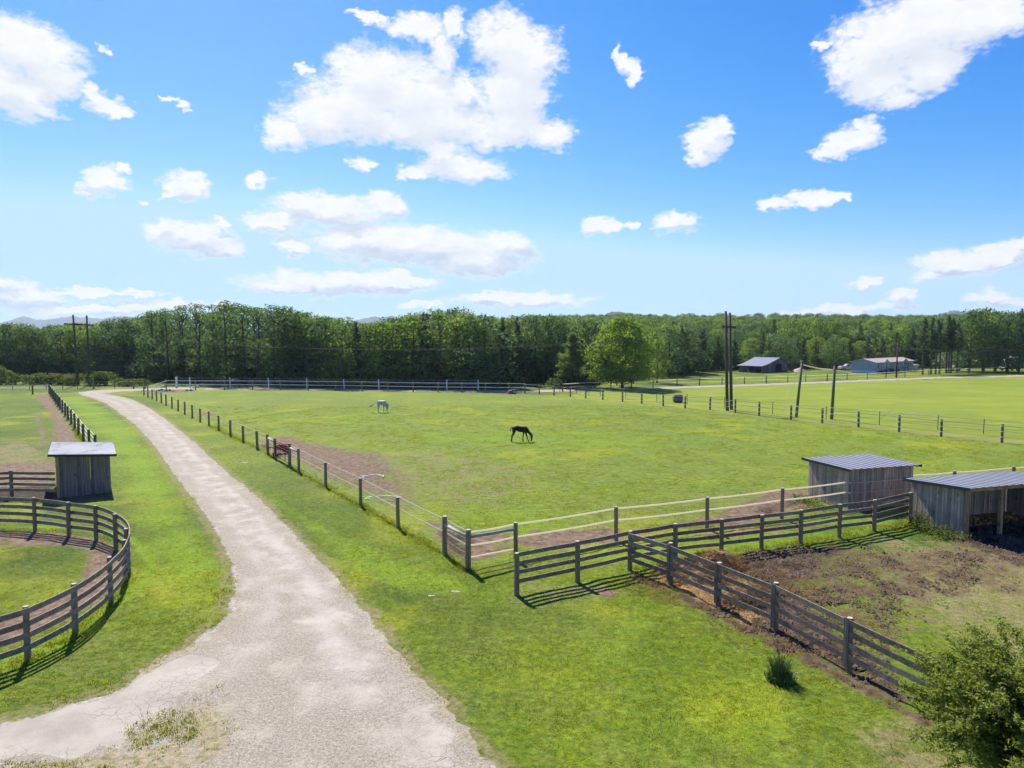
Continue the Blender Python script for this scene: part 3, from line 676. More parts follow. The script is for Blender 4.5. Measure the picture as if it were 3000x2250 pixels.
# round pen
pen_px = [(82,1934),(221,1856),(326,1765),(367,1702),(375,1664),(340,1611),(282,1582),(202,1571),(103,1556)]
pen = [P2(*a) for a in pen_px]
c = PEN_C
def pen_pt(deg, r=9.0): return (c[0]+r*math.cos(R(deg)), c[1]+r*math.sin(R(deg)))
pen = [pen_pt(-48), pen_pt(-33)] + pen + [pen_pt(112, 8.8), pen_pt(126, 8.8)]
board_fence('round_pen_fence', 'curved round pen fence of four bent grey boards at the left edge', pen, -1, curve=True, heights=(1.30, .98, .68, .37), wd=.15, pr=.082, ph=1.42)
# boards beside the small shed at the left
lf = [P2(168,1458), P2(35,1455), (P2(35,1455)[0]-2.6, P2(35,1455)[1]-.9)]
board_fence('board_fence', 'short dark board fence running left from the small shed behind the round pen', lf, 1, skip_posts=(0,))
# board fence between lawn and paddock
main_px = [(1513.6,1742.5),(1692,1703.5),(1845,1668),(1978,1642),(2113,1626),(2230,1609),(2345,1593.6),(2458,1572.5),(2560,1559),(2666,1531)]
mainp = [P2(*a) for a in main_px]
board_fence('board_fence', 'long grey four board fence leading from the lawn to the open shelter', mainp, 1)
br = [P2(1845,1668), P2(1964.6,1710), P2(2104,1775), P2(2272,1849), P2(2486,1966)]
d = Vector(br[-1])-Vector(br[-2]); br += [tuple(Vector(br[-1])+d*k*1.02) for k in (1, 2)]
bf = board_fence('board_fence', 'grey four board fence slanting down past the hay to the bush', br, -1, skip_posts=(0,))
for i in (1, 2, 3, 4):                          # cover boards nailed over the rail joints
    rp = offset_pts(br, -(.085+.04)); mb = MB(); mb.box((rp[i][0]-bf.location.x, rp[i][1]-bf.location.y, .74), (.02, .135, 1.24), Matrix.Rotation(math.atan2(d.y, d.x)+math.pi/2, 3, 'Z'), tint=.35)
    mb.build('cover_board', M['siding_dark'], bf)
# roadside pasture fence: posts with tape and wire
rs1_px = [(422,1157),(433.5,1163),(446,1168),(459,1172.6),(473,1179),(487,1186.5),(504,1194.5),(522,1203),(541.5,1212),(563.6,1223),(586.6,1234),(612.4,1245.5),(641,1259),(675,1275.5),(713,1293.5),(754,1313.5),(785,1328.6),(807,1344)]
rs2_px = [(849,1366),(876,1381.8),(954.6,1426.3),(1057,1482.3),(1166.5,1546.7),(1303,1625),(1371.5,1668)]
rs1 = [P2(*a) for a in rs1_px]; rs2 = [P2(*a) for a in rs2_px]
def strands(root, pts, zs, w_=.012, m='tape'):
    for z, ww, mm in zs: strand(root, pts, z, ww*.4, ww, M[mm], 'tape' if mm.startswith('tape') else 'wire', sag=.02)
def log_rail(root, a, b, z, r=.065):
    mb = MB(); o0 = root.location
    mb.tube([(a[0]-o0.x, a[1]-o0.y, z), ((a[0]+b[0])/2-o0.x, (a[1]+b[1])/2-o0.y, z-.01), (b[0]-o0.x, b[1]-o0.y, z)], [r, r*.95, r*.88], 10, tint=.7); return mb.build('log_rail', M['log'], root, smooth=True)
r1 = empty('pasture_fence', (*rs1[0], 0), 0, 'post and wire fence beside the driveway, from the lane to the red gate', 'fence')
for i, p in enumerate(rs1): post(r1, p, (1.42 if i in (0, 1, 17, 16) else 1.28)+rnd.uniform(-.04, .04), .10 if i > 12 else .09, lean=.02)
strands(r1, offset_pts(rs1, .1), [(1.2, .035, 'tape'), (.82, .018, 'wire'), (.45, .018, 'wire')])
log_rail(r1, rs1[16], rs1[17], 1.12)
r2 = empty('pasture_fence', (*rs2[0], 0), 0, 'post and tape fence beside the driveway, from the red gate to the log corner', 'fence')
for i, p in enumerate(rs2): post(r2, p, (1.45 if i in (0, 1, 5, 6) else 1.36)+rnd.uniform(-.03, .03), .10 if i in (0, 5, 6) else .082)
strands(r2, offset_pts(rs2, .1), [(1.30, .05, 'tape'), (.80, .045, 'tape'), (.50, .014, 'wire'), (.25, .014, 'wire'), (1.02, .012, 'wire')])
log_rail(r2, rs2[0], rs2[1], 1.2); log_rail(r2, rs2[5], rs2[6], 1.16)
# log corner to the sheds
c_px = [(1371.5,1668),(1511,1640),(1805,1585),(2071,1551),(2290,1519.5)]
cp = [P2(*a) for a in c_px]; shedA = P2(2484,1493); extra = [P2(2794,1459.7), P2(2966,1443.6)]
extra.append(tuple(Vector(extra[1])*2-Vector(extra[0])))
r3 = empty('tape_fence', (*cp[0], 0), 0, 'pale two tape fence running from the log corner to the sheds', 'fence')
for i, p in enumerate(cp[1:]): post(r3, p, 1.40, .085)
for z in (1.30, .82): strand(r3, offset_pts(cp+[shedA], .095), z, .02, .062, M['tape'], 'tape', sag=.03)
strand(r3, offset_pts(cp[:2], .095), .38, .02, .05, M['tape'], 'tape')
log_rail(r3, cp[0], cp[1], 1.16)
r3b = empty('tape_fence', (*extra[0], 0), 0, 'tape fence continuing right behind the open shelter roof', 'fence')
for p in extra: post(r3b, p, 1.40, .09)
SH_B = P2(2677,1470)
for z in (1.30, .82): strand(r3b, offset_pts([(19.75,33.42)]+extra, .095), z, .02, .06, M['tape'], 'tape', sag=.02)
# far side of the pasture
far_px = [(433.5,1163),(487,1141),(573,1141),(658,1141.5),(740,1141.5),(822,1142),(902.5,1143),(983,1144),(1060,1145),(1136.4,1146.5),(1210.7,1148),(1283,1149),(1352.8,1149.5),(1422.3,1150),(1491,1150.5),(1537.7,1152),(1580,1155),(1623,1158)]
fp = [P2(*a) for a in far_px]
r4 = empty('tape_fence', (*fp[1], 0), 0, 'dark posts with two bright white tapes across the far side of the pasture', 'fence')
for p in fp[1:-1]: post(r4, p, 1.45, .10, lean=.02)
for z in (1.36, .78): strand(r4, offset_pts(fp[:-2], -.12), z, .03, .075, M['tapewhite'], 'tape')
strand(r4, offset_pts(fp[-3:], -.12), 1.3, .02, .05, M['tapewhite'], 'tape')
# right side of the pasture
rt_px = [(1623,1158),(1671,1162.5),(1716,1167),(1766,1171),(1824,1177),(1880,1183),(1943,1189.6),(2007,1195.7),(2080,1200.5),(2154,1208.6),(2224,1218),(2317,1229.6),(2408.6,1239.8),(2515,1251.7),(2634,1264.5),(2757,1279),(2935,1296),(3120,1316)]
rp_ = [P2(*a) for a in rt_px]
r5 = empty('pasture_fence', (*rp_[0], 0), 0, 'line of dark posts with thin wires along the right side of the pasture', 'fence')
for p in rp_: post(r5, p, 1.42, .10, POSTME2, .02)
strands(r5, offset_pts(rp_, .1), [(1.28, .03, 'wire'), (.85, .02, 'wire'), (.4, .02, 'wire')])
mb = MB()
for p in rp_:
    for z in (1.28, .85, .42): mb.tube([(p[0]-rp_[0][0], p[1]-rp_[0][1], z-.03), (p[0]-rp_[0][0], p[1]-rp_[0][1], z+.03)], .118, 8, tint=.5)
mb.build('insulators', M['tapewhite'], r5)
# thin stake fence just behind it
tp = [P2(*a) for a in [(1640,1148),(1689,1153),(1725.5,1158),(1759,1160),(1833,1167),(1924,1176),(2013,1185.5),(2122,1197),(2263.5,1212.7),(2420,1229),(2576,1245),(2747,1259.5),(2881,1272),(3060,1290)]]
r6 = empty('stake_fence', (*tp[0], 0), 0, 'thin green steel stakes carrying wires in the hayfield behind the dark posts', 'fence')
for p in tp: post(r6, p, 1.3, .035, POSTME2)
strands(r6, tp, [(1.2, .02, 'wire'), (.6, .018, 'wire')])
strand(r6, [tp[10], tp[11]], 1.22, .03, .05, M['tape'], 'tape')
# fence beyond the right-hand lane
up = [P2(*a) for a in [(1648,1147),(1716,1143),(1790,1140),(1850,1137.5),(1913,1134.7),(1983,1131.5),(2049,1129.3),(2115,1127),(2181,1125.5),(2245,1123.3),(2308,1121.5),(2360,1119),(2423,1116.4),(2481,1114),(2540,1112),(2595,1108.5),(2651,1104),(2720,1099.5),(2837,1094),(3000,1088),(3150,1083)]]
r7 = empty('tape_fence', (*up[0], 0), 0, 'yellowish tape fence beyond the right-hand lane in front of barn and house', 'fence')
for i, p in enumerate(up): post(r7, p, 1.25, .075 if i % 3 else .11, POSTME2, .03)
strand(r7, up, 1.12, .03, .075, M['tape'], 'tape'); strand(r7, up, .6, .03, .03, M['tape'], 'tape')
# white posts behind the far lane
wp_ = [P2(*a) for a in [(518,1135.5),(557,1134.8),(675,1134.8),(787.5,1136.5),(899,1138),(1008.6,1140.5),(1110,1141.5),(1308.7,1143),(1401,1143.5)]]
r8 = empty('post_fence', (*wp_[0], 0), 0, 'row of white posts behind the far lane at the foot of the wood', 'fence')
for i, p in enumerate(wp_): post(r8, p, 1.62 if i else 1.7, .17 if i == 0 else .095, POSTME3, .05)
strand(r8, wp_, 1.5, .02, .03, M['wire'], 'wire'); strand(r8, wp_, .9, .02, .03, M['wire'], 'wire')
# left paddock
lp = [P2(*a) for a in [(145,1154),(149.5,1161),(154.5,1168),(159.5,1175),(164.8,1183),(170.5,1190),(176.6,1198),(183.5,1207.5),(191.6,1218.4),(200,1229.6),(209.6,1241),(219.7,1256),(230.6,1272),(244.8,1292.6),(262,1312),(280,1330)]]
r9 = empty('paddock_fence', (*lp[0], 0), 0, 'receding row of close dark posts with white rope behind the small shed', 'fence')
for p in lp: post(r9, p, 1.36, .10, POSTME2, .015)
for z in (1.25, .95, .62, .3): strand(r9, offset_pts(lp, .11), z, .018, .03, M['tapewhite'], 'rope', sag=.06)
l2 = [P2(145,1154), P2(96,1155), P2(-10,1157), P2(-120,1160)]
r10 = empty('paddock_fence', (*l2[0], 0), 0, 'far end of the left paddock fence with a bright top rail', 'fence')
for p in l2: post(r10, p, 1.36, .11, POSTME2)
strand(r10, offset_pts(l2, -.12), 1.24, .03, .12, M['tapewhite'], 'rail'); strand(r10, offset_pts(l2, -.12), .72, .03, .08, M['tapewhite'], 'rail')
l3 = [P2(*a) for a in [(-60,1146),(37.6,1145),(87,1143),(136,1141.5),(184,1140),(227,1139.5),(274.6,1139),(336,1138.5),(392,1138.5),(425,1139)]]
r11 = empty('wire_fence', (*l3[0], 0), 0, 'thin wire fence on small posts in front of the hedge at the far left', 'fence')
for i, p in enumerate(l3): post(r11, p, 1.5 if i in (6, 8, 9) else 1.2, .12 if i in (6, 8, 9) else .05, POSTME2 if i not in (6, 8) else POSTME)
strands(r11, l3, [(1.1, .022, 'wire'), (.7, .02, 'wire'), (.35, .02, 'wire')])

# red tube gate hung in the roadside fence
ga, gb = Vector((*rs1[-1], 0)), Vector((*rs2[0], 0)); gd = (gb-ga).normalized(); L_ = (gb-ga).length-.26
gt = empty('field_gate', tuple(ga+gd*.13), math.atan2(gd.y, gd.x), 'red tubular steel gate closing the roadside pasture fence', 'gate')
mb = MB(); zs = [.18, .37, .55, .74, .92, 1.10, 1.24]
for z in (zs[0], zs[-1]): mb.tube([(0, 0, z), (L_, 0, z)], .028, 8)
for xx in (0, L_): mb.tube([(xx, 0, zs[0]), (xx, 0, zs[-1])], .028, 8)
mb.build('frame', M['redpipe'], gt)
mb = MB()
for z in zs[1:-1]: mb.tube([(0, .0, z), (L_, .0, z)], .018, 8)
mb.build('bars', M['redpipe'], gt)
for xx in (L_*.3, L_*.66):
    mb = MB(); mb.box((xx, .035, .71), (.06, .02, 1.06)); mb.build('brace', M['redpipe'], gt)
for z in (.3, 1.15):
    mb = MB(); mb.box((-.05, 0, z), (.14, .03, .05)); mb.build('hinge', M['black'], gt)
# wheelbarrow-like red cart and two black tubs behind the gate
def tub(loc, r, h, m, label, cat='tub', name='tub', tilt=0):
    mb = MB(); n = 20; prof = [(0, .0), (r*.8, 0), (r, h), (r*1.08, h), (r*1.08, h-.03), (r*1.0, h-.02), (r*.93, h-.02), (r*.76, .03), (0, .03)]
    vs = []; fs = []
    for i, (a, z) in enumerate(prof):
        for k in range(n): vs.append((a*math.cos(2*math.pi*k/n), a*math.sin(2*math.pi*k/n), z))
    for i in range(len(prof)-1):
        for k in range(n): k2 = (k+1) % n; fs.append((i*n+k, i*n+k2, (i+1)*n+k2, (i+1)*n+k))
    mb.add(vs, fs); o = mb.build(name, m, smooth=True, loc=loc); o.rotation_euler = (tilt, 0, 0); return tag(o, label, cat)
def GP(px, py, z=0): v = G(px, py); return (v.x, v.y, z)
cart = empty('wheelbarrow', GP(824, 1329), R(40), 'red wheelbarrow seen through the bars of the red gate', 'wheelbarrow')
mb = MB(); vs = [(-.45,-.28,.55),(.45,-.33,.62),(.45,.33,.62),(-.45,.28,.55),(-.25,-.17,.28),(.3,-.2,.25),(.3,.2,.25),(-.25,.17,.28)]
mb.add(vs, [(4,5,6,7),(0,1,5,4),(1,2,6,5),(2,3,7,6),(3,0,4,7)]); mb.build('tray', M['redplastic'], cart)
mb = MB()
for s_ in (-1, 1): mb.tube([(.5, 0, .2), (0, .2*s_, .3), (-.9, .3*s_, .55)], .02, 6); mb.tube([(-.2, .2*s_, .3), (-.35, .22*s_, 0)], .018, 6)
mb.build('frame', M['black'], cart)
mb = MB(); mb.tube([(.5, -.05, .19), (.5, .05, .19)], .19, 16); mb.build('wheel', M['black'], cart)
tub(GP(838, 1322, .0), .3, .3, M['black'], 'round black feed tub by the latch end of the red gate')
tub(GP(809, 1339, .02), .24, .26, M['black'], 'small black tub at the hinge post of the red gate')

# ================================================================== sheds
def board_wall(mb, a, b, z0a, ha, hb, th=.022, bw=.145, ragged=.03):
    """vertical boards from ground point a to b; top height runs ha..hb"""
    a = Vector(a); b = Vector(b); L = (b-a).length; d = (b-a)/L; n = max(2, round(L/bw)); w_ = L/n; nrm = Vector((-d.y, d.x))
    for k in range(n):
        t = (k+.5)/n; p = a+d*(L*t); h = ha+(hb-ha)*t; o = rnd.uniform(0, .012); z0 = z0a+rnd.uniform(-ragged, 0)
        M3 = Matrix.Rotation(math.atan2(d.y, d.x), 3, 'Z'); zt = h-(abs(hb-ha)/n)*.5
        c = Vector((p.x+nrm.x*o, p.y+nrm.y*o, (z0+zt)/2)); mb.box(c, (w_-rnd.uniform(.008, .02), th, zt-z0), M3)
def shed(name, label, A, B, D, zA, zB, open_side, wall_mat, roof_mat, rot_out, open_posts=2, z_back=None, over=.28):
    """A->B is the visible side wall (sloping roof zA..zB), D the building length along the outward normal rot_out"""
    A = Vector(A); B = Vector(B); u = (B-A).normalized(); v = Vector(rot_out).normalized()
    root = empty(name, (A.x, A.y, 0), 0, label, 'shed'); o = A
    A0 = A-o; B0 = B-o; C0 = B0+v*D; D0 = A0+v*D
    mb = MB(); board_wall(mb, A0, B0, 0, zA-.05, zB-.05); mb.build('side_wall', M[wall_mat], root)
    mb = MB(); board_wall(mb, D0, C0, 0, zA-.05, zB-.05); mb.build('side_wall', M[wall_mat], root)
    if open_side != 'B': mb = MB(); board_wall(mb, B0, C0, 0, zB-.06, zB-.06); mb.build('front_wall', M[wall_mat], root)
    if open_side != 'A': mb = MB(); board_wall(mb, A0, D0, 0, zA-.06, zA-.06); mb.build('back_wall', M[wall_mat], root)
    if open_side in 'AB':
        p, q, zz = (B0, C0, zB) if open_side == 'B' else (A0, D0, zA)
        for k in range(open_posts+2):
            t = k/(open_posts+1); c_ = p+(q-p)*t-(u if open_side == 'B' else -u)*.05+v*(.05 if k == 0 else 0)
            mb = MB(); mb.box((c_.x, c_.y, (zz-.15)/2), (.13, .13, zz-.15), Matrix.Rotation(math.atan2(v.y, v.x), 3, 'Z')); mb.build('corner_post' if k in (0, open_posts+1) else 'post', M['lumber'], root)
        off = (u if open_side == 'B' else -u)*.02
        mb = MB(); mb.beam((*(p+off-v*.05), zz-.1), (*(q+off+v*.05), zz-.1), .05, .17); mb.build('beam', M['lumber'], root)
    # corrugated roof sheet with raised ribs along the slope
    ov, ou = .22, over; n = max(4, round((D+2*ov)/.40)); sl_ = (zB-zA)/((B-A).length)
    a_ = A0-u*ou-v*ov; Lu = (B-A).length+2*ou; Lv = D+2*ov
    def rp3(s, t, dz): p = a_+u*s+v*t; return (p.x, p.y, zA+sl_*(s-ou)+dz)
    mb = MB(); vs = []; fs = []; prof = []
    for k in range(n):
        w_ = Lv/n; prof += [(k*w_, 0), (k*w_+w_*.82, 0), (k*w_+w_*.86, .028), (k*w_+w_*.96, .028)]
    prof.append((Lv, 0))
    for t, dz in prof: vs += [rp3(0, t, dz), rp3(Lu, t, dz), rp3(0, t, dz-.012), rp3(Lu, t, dz-.012)]
    for i in range(len(prof)-1):
        j = i*4; fs += [(j, j+1, j+5, j+4), (j+2, j+6, j+7, j+3), (j, j+4, j+6, j+2), (j+1, j+3, j+7, j+5)]
    mb.add(vs, fs, .5); rf = mb.build('roof', M[roof_mat], root)
    mb = MB()
    for t, dz in prof[2:-1:4]: mb.beam(rp3(.0, t-.012, .010), rp3(Lu, t-.012, .010), .03, .018)
    mb.build('seam_shade_lines', M['seam' if roof_mat == 'metalroof' else 'steel'], rf)  # strips at the rib seams carry the ribs' shadow edge as colour
    for t in (-.012, Lv+.012):
        mb = MB(); mb.beam(rp3(-.02, t, -.045), rp3(Lu+.02, t, -.045), .02, .13); mb.build('edge_trim', M['trim'], rf)
    mb = MB()
    for k in range(5): t = .1+(Lv-.2)*k/4; mb.beam(rp3(.08, t, -.07), rp3(Lu-.08, t, -.07), .04, .09)
    mb.build('rafters', M['lumber'], rf)
    return root
# right closed shed
sA, sB = Vector(P2(2367,1455)), Vector(P2(2484,1493)); su = (sB-sA).normalized(); sv = Vector((-su.y, su.x))
if sv.x < 0: sv = -sv
ra = shed('shed', 'closed grey board shed with a metal roof behind the two tape fence', sA, sB, 3.8, 1.98, 1.98, 'none', 'siding', 'metalroof', sv, over=.25)
oA, oB = Vector(P2(2667,1527)), Vector(P2(2830,1577)); ou_ = (oB-oA).normalized(); ovv = Vector((-ou_.y, ou_.x))
if ovv.x < 0: ovv = -ovv
shed('run_in_shelter', 'open-fronted board shelter with new timber posts at the right edge', oA, oB, 5.6, 1.90, 2.10, 'B', 'siding', 'metalroof', ovv, open_posts=2, over=.25)
lA = Vector(P2(168,1459)); e1 = Vector((math.cos(R(32)), math.sin(R(32)))); lB = lA+e1*2.36; lvv = Vector((-e1.y, e1.x))
shed('shed', 'small weathered board shed with a bright ribbed roof left of the driveway', lA, lB, 4.2, 2.26, 2.06, 'A', 'siding_dark', 'metalroof_glare', lvv, open_posts=1, over=.3)
# tape carried along the wall of the right shed on stand-offs
st_ = empty('tape_fence', (sB.x, sB.y, 0), 0, 'faded tape on stand-off insulators along the wall of the closed shed', 'fence')
pts = [tuple(sB+su*.14+sv*k) for k in (0, 2.0, 3.95)]
for z in (1.30, .82): strand(st_, pts, z, .012, .035, M['wire'], 'tape')
for p in pts:
    for z in (1.30, .82):
        mb = MB(); mb.tube([(p[0]-sB.x, p[1]-sB.y, z), (p[0]-sB.x-su.x*.14, p[1]-sB.y-su.y*.14, z)], .02, 6); mb.build('insulator', M['white'], st_)

# ================================================================== trees
M['needleb'] = leafmat('cedar_foliage', (.06, .11, .04), (.20, .27, .09), (1.5, 1.6, .8), .4)
M['leafmaple'] = leafmat('maple_foliage', (.07, .125, .030), (.25, .33, .07), (1.5, 1.7, .8), .48)
def leaf_quads(cen, nrm, size, rng, aspect=.6):
    """diamond shaped leaf faces: centres (n,3), rough normals (n,3)"""
    n = len(cen); nrm = nrm/np.maximum(np.linalg.norm(nrm, axis=1, keepdims=True), 1e-6)
    r = rng.normal(size=(n, 3)); a = np.cross(nrm, r); a /= np.maximum(np.linalg.norm(a, axis=1, keepdims=True), 1e-6); b = np.cross(nrm, a)
    s = (size*rng.uniform(.6, 1.35, n))[:, None]
    V = np.stack([cen+a*s, cen+b*s*aspect+nrm*s*.15, cen-a*s, cen-b*s*aspect+nrm*s*.15], 1).reshape(-1, 3)
    F = np.arange(4*n).reshape(n, 4); return V, F
def crown_mesh(name, clusters, per_m2, leaf, m, rng, up=.35, fill=.25):
    """clusters: list of (centre, (rx,ry,rz), shade)"""
    cs, ns, lv = [], [], []
    for c_, r, sh in clusters:
        area = 4*math.pi*((r[0]*r[1]+r[0]*r[2]+r[1]*r[2])/3); n = max(6, int(area*per_m2))
        d = rng.normal(size=(n, 3)); d /= np.linalg.norm(d, axis=1, keepdims=True)
        keep = d[:, 2] > -.85+.5*rng.random(n); d = d[keep]
        rad = np.where(rng.random(len(d)) < fill, rng.uniform(.35, .9, len(d)), rng.uniform(.82, 1.14, len(d)))
        lump = 1+.16*np.sin(d[:, 0]*5+c_[0]*3)*np.sin(d[:, 1]*6+c_[1])+.1*np.sin(d[:, 2]*9+c_[2]*2)
        p = np.array(c_)+d*np.array(r)*(rad*lump)[:, None]
        nn_ = d+np.array([0, 0, up])+rng.normal(size=d.shape)*.55
        cs.append(p); ns.append(nn_); lv.append(np.clip(sh+rng.normal(size=len(d))*.13, 0, 1))
    cs = np.vstack(cs); ns = np.vstack(ns); lv = np.concatenate(lv)
    V, F = leaf_quads(cs, ns, leaf, rng)
    return np_mesh(name, V, F, [m], face_attrs={'lv': lv})
def trunk_mesh(name, h, r, limbs, m, rng, bend=.25):
    mb = MB(); p = [(0, 0, -.3)]; rr_ = [r*1.25]; x = y = 0
    for k in range(1, 7):
        x += rng.uniform(-bend, bend)*.5; y += rng.uniform(-bend, bend)*.5; p.append((x, y, h*k/6)); rr_.append(r*(1-.78*k/6))
    mb.tube(p, rr_, 8)
    for tx, ty, tz in limbs:
        z0 = min(h*.9, max(.18*h, tz-math.hypot(tx, ty)*.75)); f = z0/h*6; i = min(int(f), 5); t = f-i
        b0 = tuple(p[i][q]+(p[i+1][q]-p[i][q])*t for q in range(3)); mid = (b0[0]*.45+tx*.55+rng.uniform(-.2, .2), b0[1]*.45+ty*.55+rng.uniform(-.2, .2), b0[2]*.55+tz*.45)
        mb.tube([b0, mid, (tx, ty, tz)], [r*.42, r*.26, r*.06], 5, cap=False)
    o = mb.build(name, m, smooth=True); me = o.data; bpy.data.objects.remove(o); return me
def broad_proto(seed, h=12.0, w_=4.0, base=.12, ncl=34, dens=7.0, leaf=.21, m='leaf', spread=1.0, topn=.55, openness=0.0, crl=(.75, 1.35)):
    rng = np.random.default_rng(seed); cl = []; limbs = []
    for k in range(ncl):
        t = (k+rng.random())/ncl; z = h*(base+(1-base)*t)
        prof = math.sin(math.pi*min(1, (t*.86+.14)))**topn*w_*(1-.25*t)
        a = k*2.399+rng.uniform(-.5, .5); rad = prof*math.sqrt(rng.uniform(.25, 1.0))*.86
        cr = rng.uniform(*crl)*(w_/4)**.6*(1-.3*t)
        c_ = (rad*math.cos(a), rad*math.sin(a), min(z, h-cr*.6))
        if rng.random() < openness: continue
        cl.append((c_, (cr*1.15, cr*1.15, cr*.8), rng.uniform(.2, .8)))
        if k % 3 == 0: limbs.append(c_)
    return crown_mesh('crown', cl, dens, leaf, M[m], rng), trunk_mesh('trunk', h*.86, .02*h, limbs, M['bark'], rng)
def pine_proto(seed, h=13.0, w_=2.6, base=.25, m='needle', tiers=22, dens=11, leaf=.15, droop=.25, taper=.9, irregular=.35):
    rng = np.random.default_rng(seed); cs, ns, lv = [], [], []; limbs = []
    for k in range(tiers):
        t = (k+.5)/tiers; z = h*(base+(1-base)*t); L = w_*(1-t**1.25*taper)*rng.uniform(1-irregular, 1.1)
        if t < .12: L *= .75
        nb = int(rng.integers(4, 7))
        for b_ in range(nb):
            a = rng.uniform(0, 6.28); l = L*rng.uniform(.55, 1.12); n = int(max(8, l*dens*4.2)); q = rng.random(n)**.62
            wdt = .10+.36*l*np.sin(np.pi*np.clip(q*.95, 0, 1))*.5
            off = rng.normal(size=n)*wdt*.75; zz = z+q*l*(.18-droop)+(.14*q*q*l)+rng.normal(size=n)*.12
            px_ = np.cos(a)*q*l-np.sin(a)*off; py_ = np.sin(a)*q*l+np.cos(a)*off
            cs.append(np.stack([px_, py_, zz], 1)); nn_ = np.tile([0, 0, 1.0], (n, 1))+rng.normal(size=(n, 3))*.6; ns.append(nn_)
            lv.append(np.clip(rng.uniform(.15, .75)+rng.normal(size=n)*.2, 0, 1))
            if b_ < 3: limbs.append((math.cos(a)*l*.8, math.sin(a)*l*.8, z))
    cs = np.vstack(cs); V, F = leaf_quads(cs, np.vstack(ns), leaf, rng, .42)
    cm = np_mesh('crown', V, F, [M[m]], face_attrs={'lv': np.concatenate(lv)})
    mb = MB(); mb.tube([(0, 0, -.3), (.05, 0, h*.4), (-.05, .05, h*.97)], [.016*h, .012*h, .02], 8)
    for l in limbs[::2]: mb.tube([(0, 0, l[2]), l], [.05, .012], 4, cap=False)
    o = mb.build('trunk', M['barkpine'], smooth=True); tm = o.data; bpy.data.objects.remove(o)
    return cm, tm
PR = {
 'oak0': broad_proto(11, 12, 5.0, .10, 26, crl=(1.0, 2.1)), 'oak1': broad_proto(12, 12, 4.4, .08, 34, crl=(.7, 1.7)), 'oak2': broad_proto(13, 12, 5.4, .12, 26, crl=(1.1, 2.2)),
 'oak3': broad_proto(14, 12, 4.6, .08, 32, m='leafb', crl=(.7, 1.8)), 'oak4': broad_proto(15, 12, 5.2, .12, 28, m='leafb', crl=(1.0, 2.0)),
 'airy': broad_proto(16, 14.5, 4.2, .22, 44, dens=6.5, leaf=.17, openness=.18, crl=(.5, 1.0)),
 'airy1': broad_proto(17, 14.5, 3.8, .18, 48, dens=6.5, leaf=.17, openness=.2, crl=(.5, .95)),
 'pine0': pine_proto(21), 'pine1': pine_proto(22, 12, 3.0, .12, droop=.1, irregular=.5), 'pine2': pine_proto(23, 13, 2.1, .42, tiers=18),
 'cedar': pine_proto(24, 9, 4.0, .03, m='needleb', tiers=30, dens=13, droop=.05, taper=.85, irregular=.45)}
PH = {'oak0':12,'oak1':12,'oak2':12,'oak3':12,'oak4':12,'airy':14.5,'airy1':14.5,'pine0':13,'pine1':12,'pine2':13,'cedar':9}
def tree(kind, x, y, h, name, label, group, ws=1.0, z=None):
    s = h/PH[kind]; root = empty(name, (x, y, float(terr(x, y)) if z is None else z), rnd.uniform(0, 6.28), label, 'tree', group)
    root.scale = (s*ws, s*ws, s)
    for nm, me_ in zip(('crown', 'trunk'), PR[kind]):
        o = bpy.data.objects.new(nm, me_); link(o, root)
    return root
def skyline(px, pts): return float(np.interp(px, [p[0] for p in pts], [p[1] for p in pts]))
LBL = {}
def wood_row(px0, px1, base, top, dpx, back, kinds, label, group, name_of=lambda k: 'pine_tree' if k.startswith('pine') else 'broadleaf_tree', jit=.25, hv=.10, ws=(1.0, 1.25)):
    px = px0
    while px < px1:
        by = skyline(px, base); g0 = G(px, by); k = rnd.choice(kinds)
        f = (g0.y+back+rnd.uniform(-2, 2))/g0.y; x, y = g0.x*f, g0.y*f
        tz = ZAT(skyline(px, top)+(rnd.random()**1.6)*hv*170-7, y); gz = float(terr(x, y)); h = max(4.0, tz-gz)
        kk = 'pine' if k.startswith('pine') else 'broad'
        tree(k, x, y, h, name_of(k), label[kk], group[kk], rnd.uniform(*ws))
        px += dpx*rnd.uniform(1-jit, 1+jit)
def lg(where):
    return ({'pine': 'dark pine among the broadleaf trees '+where, 'broad': 'leafy broadleaf tree '+where}, {'pine': 'pines '+where, 'broad': 'broadleaf trees '+where})
D_ = ['oak0', 'oak1', 'oak2', 'oak3', 'oak4']
# far left wood
baseL = [(-300,1104),(440,1104),(460,1118),(860,1128),(1100,1131),(1440,1133),(1560,1124),(1660,1117),(1700,1115)]
topL = [(-300,958),(0,960),(60,952),(110,968),(200,955),(290,950),(370,934),(400,938),(430,932)]
l_, g_ = lg('in the far left wood behind the hedge')
wood_row(-420, 440, [(-300,1104),(500,1103)], topL, 46, 0, D_+['pine0'], l_, g_)
wood_row(-420, 470, [(-300,1104),(500,1103)], topL, 44, 9, D_+['pine0', 'pine1'], l_, g_, hv=.14)
wood_row(-420, 480, [(-300,1104),(500,1103)], topL, 52, 19, ['oak0', 'oak2', 'oak4'], l_, g_, hv=.14)
# tall airy group
topT = [(420,930),(480,905),(540,893),(600,894),(700,890),(780,892),(850,898),(875,915)]
l_, g_ = lg('in the tall group behind the far left corner of the pasture')
wood_row(452, 870, baseL, topT, 46, 0, ['airy', 'airy1', 'airy', 'oak1'], l_, g_, hv=.12, ws=(.9, 1.15))
wood_row(440, 880, baseL, topT, 50, 8, ['airy', 'airy1', 'oak0', 'oak1'], l_, g_, hv=.2, ws=(.9, 1.15))
wood_row(450, 900, baseL, [(p, q+18) for p, q in topT], 48, 16, D_, l_, g_)
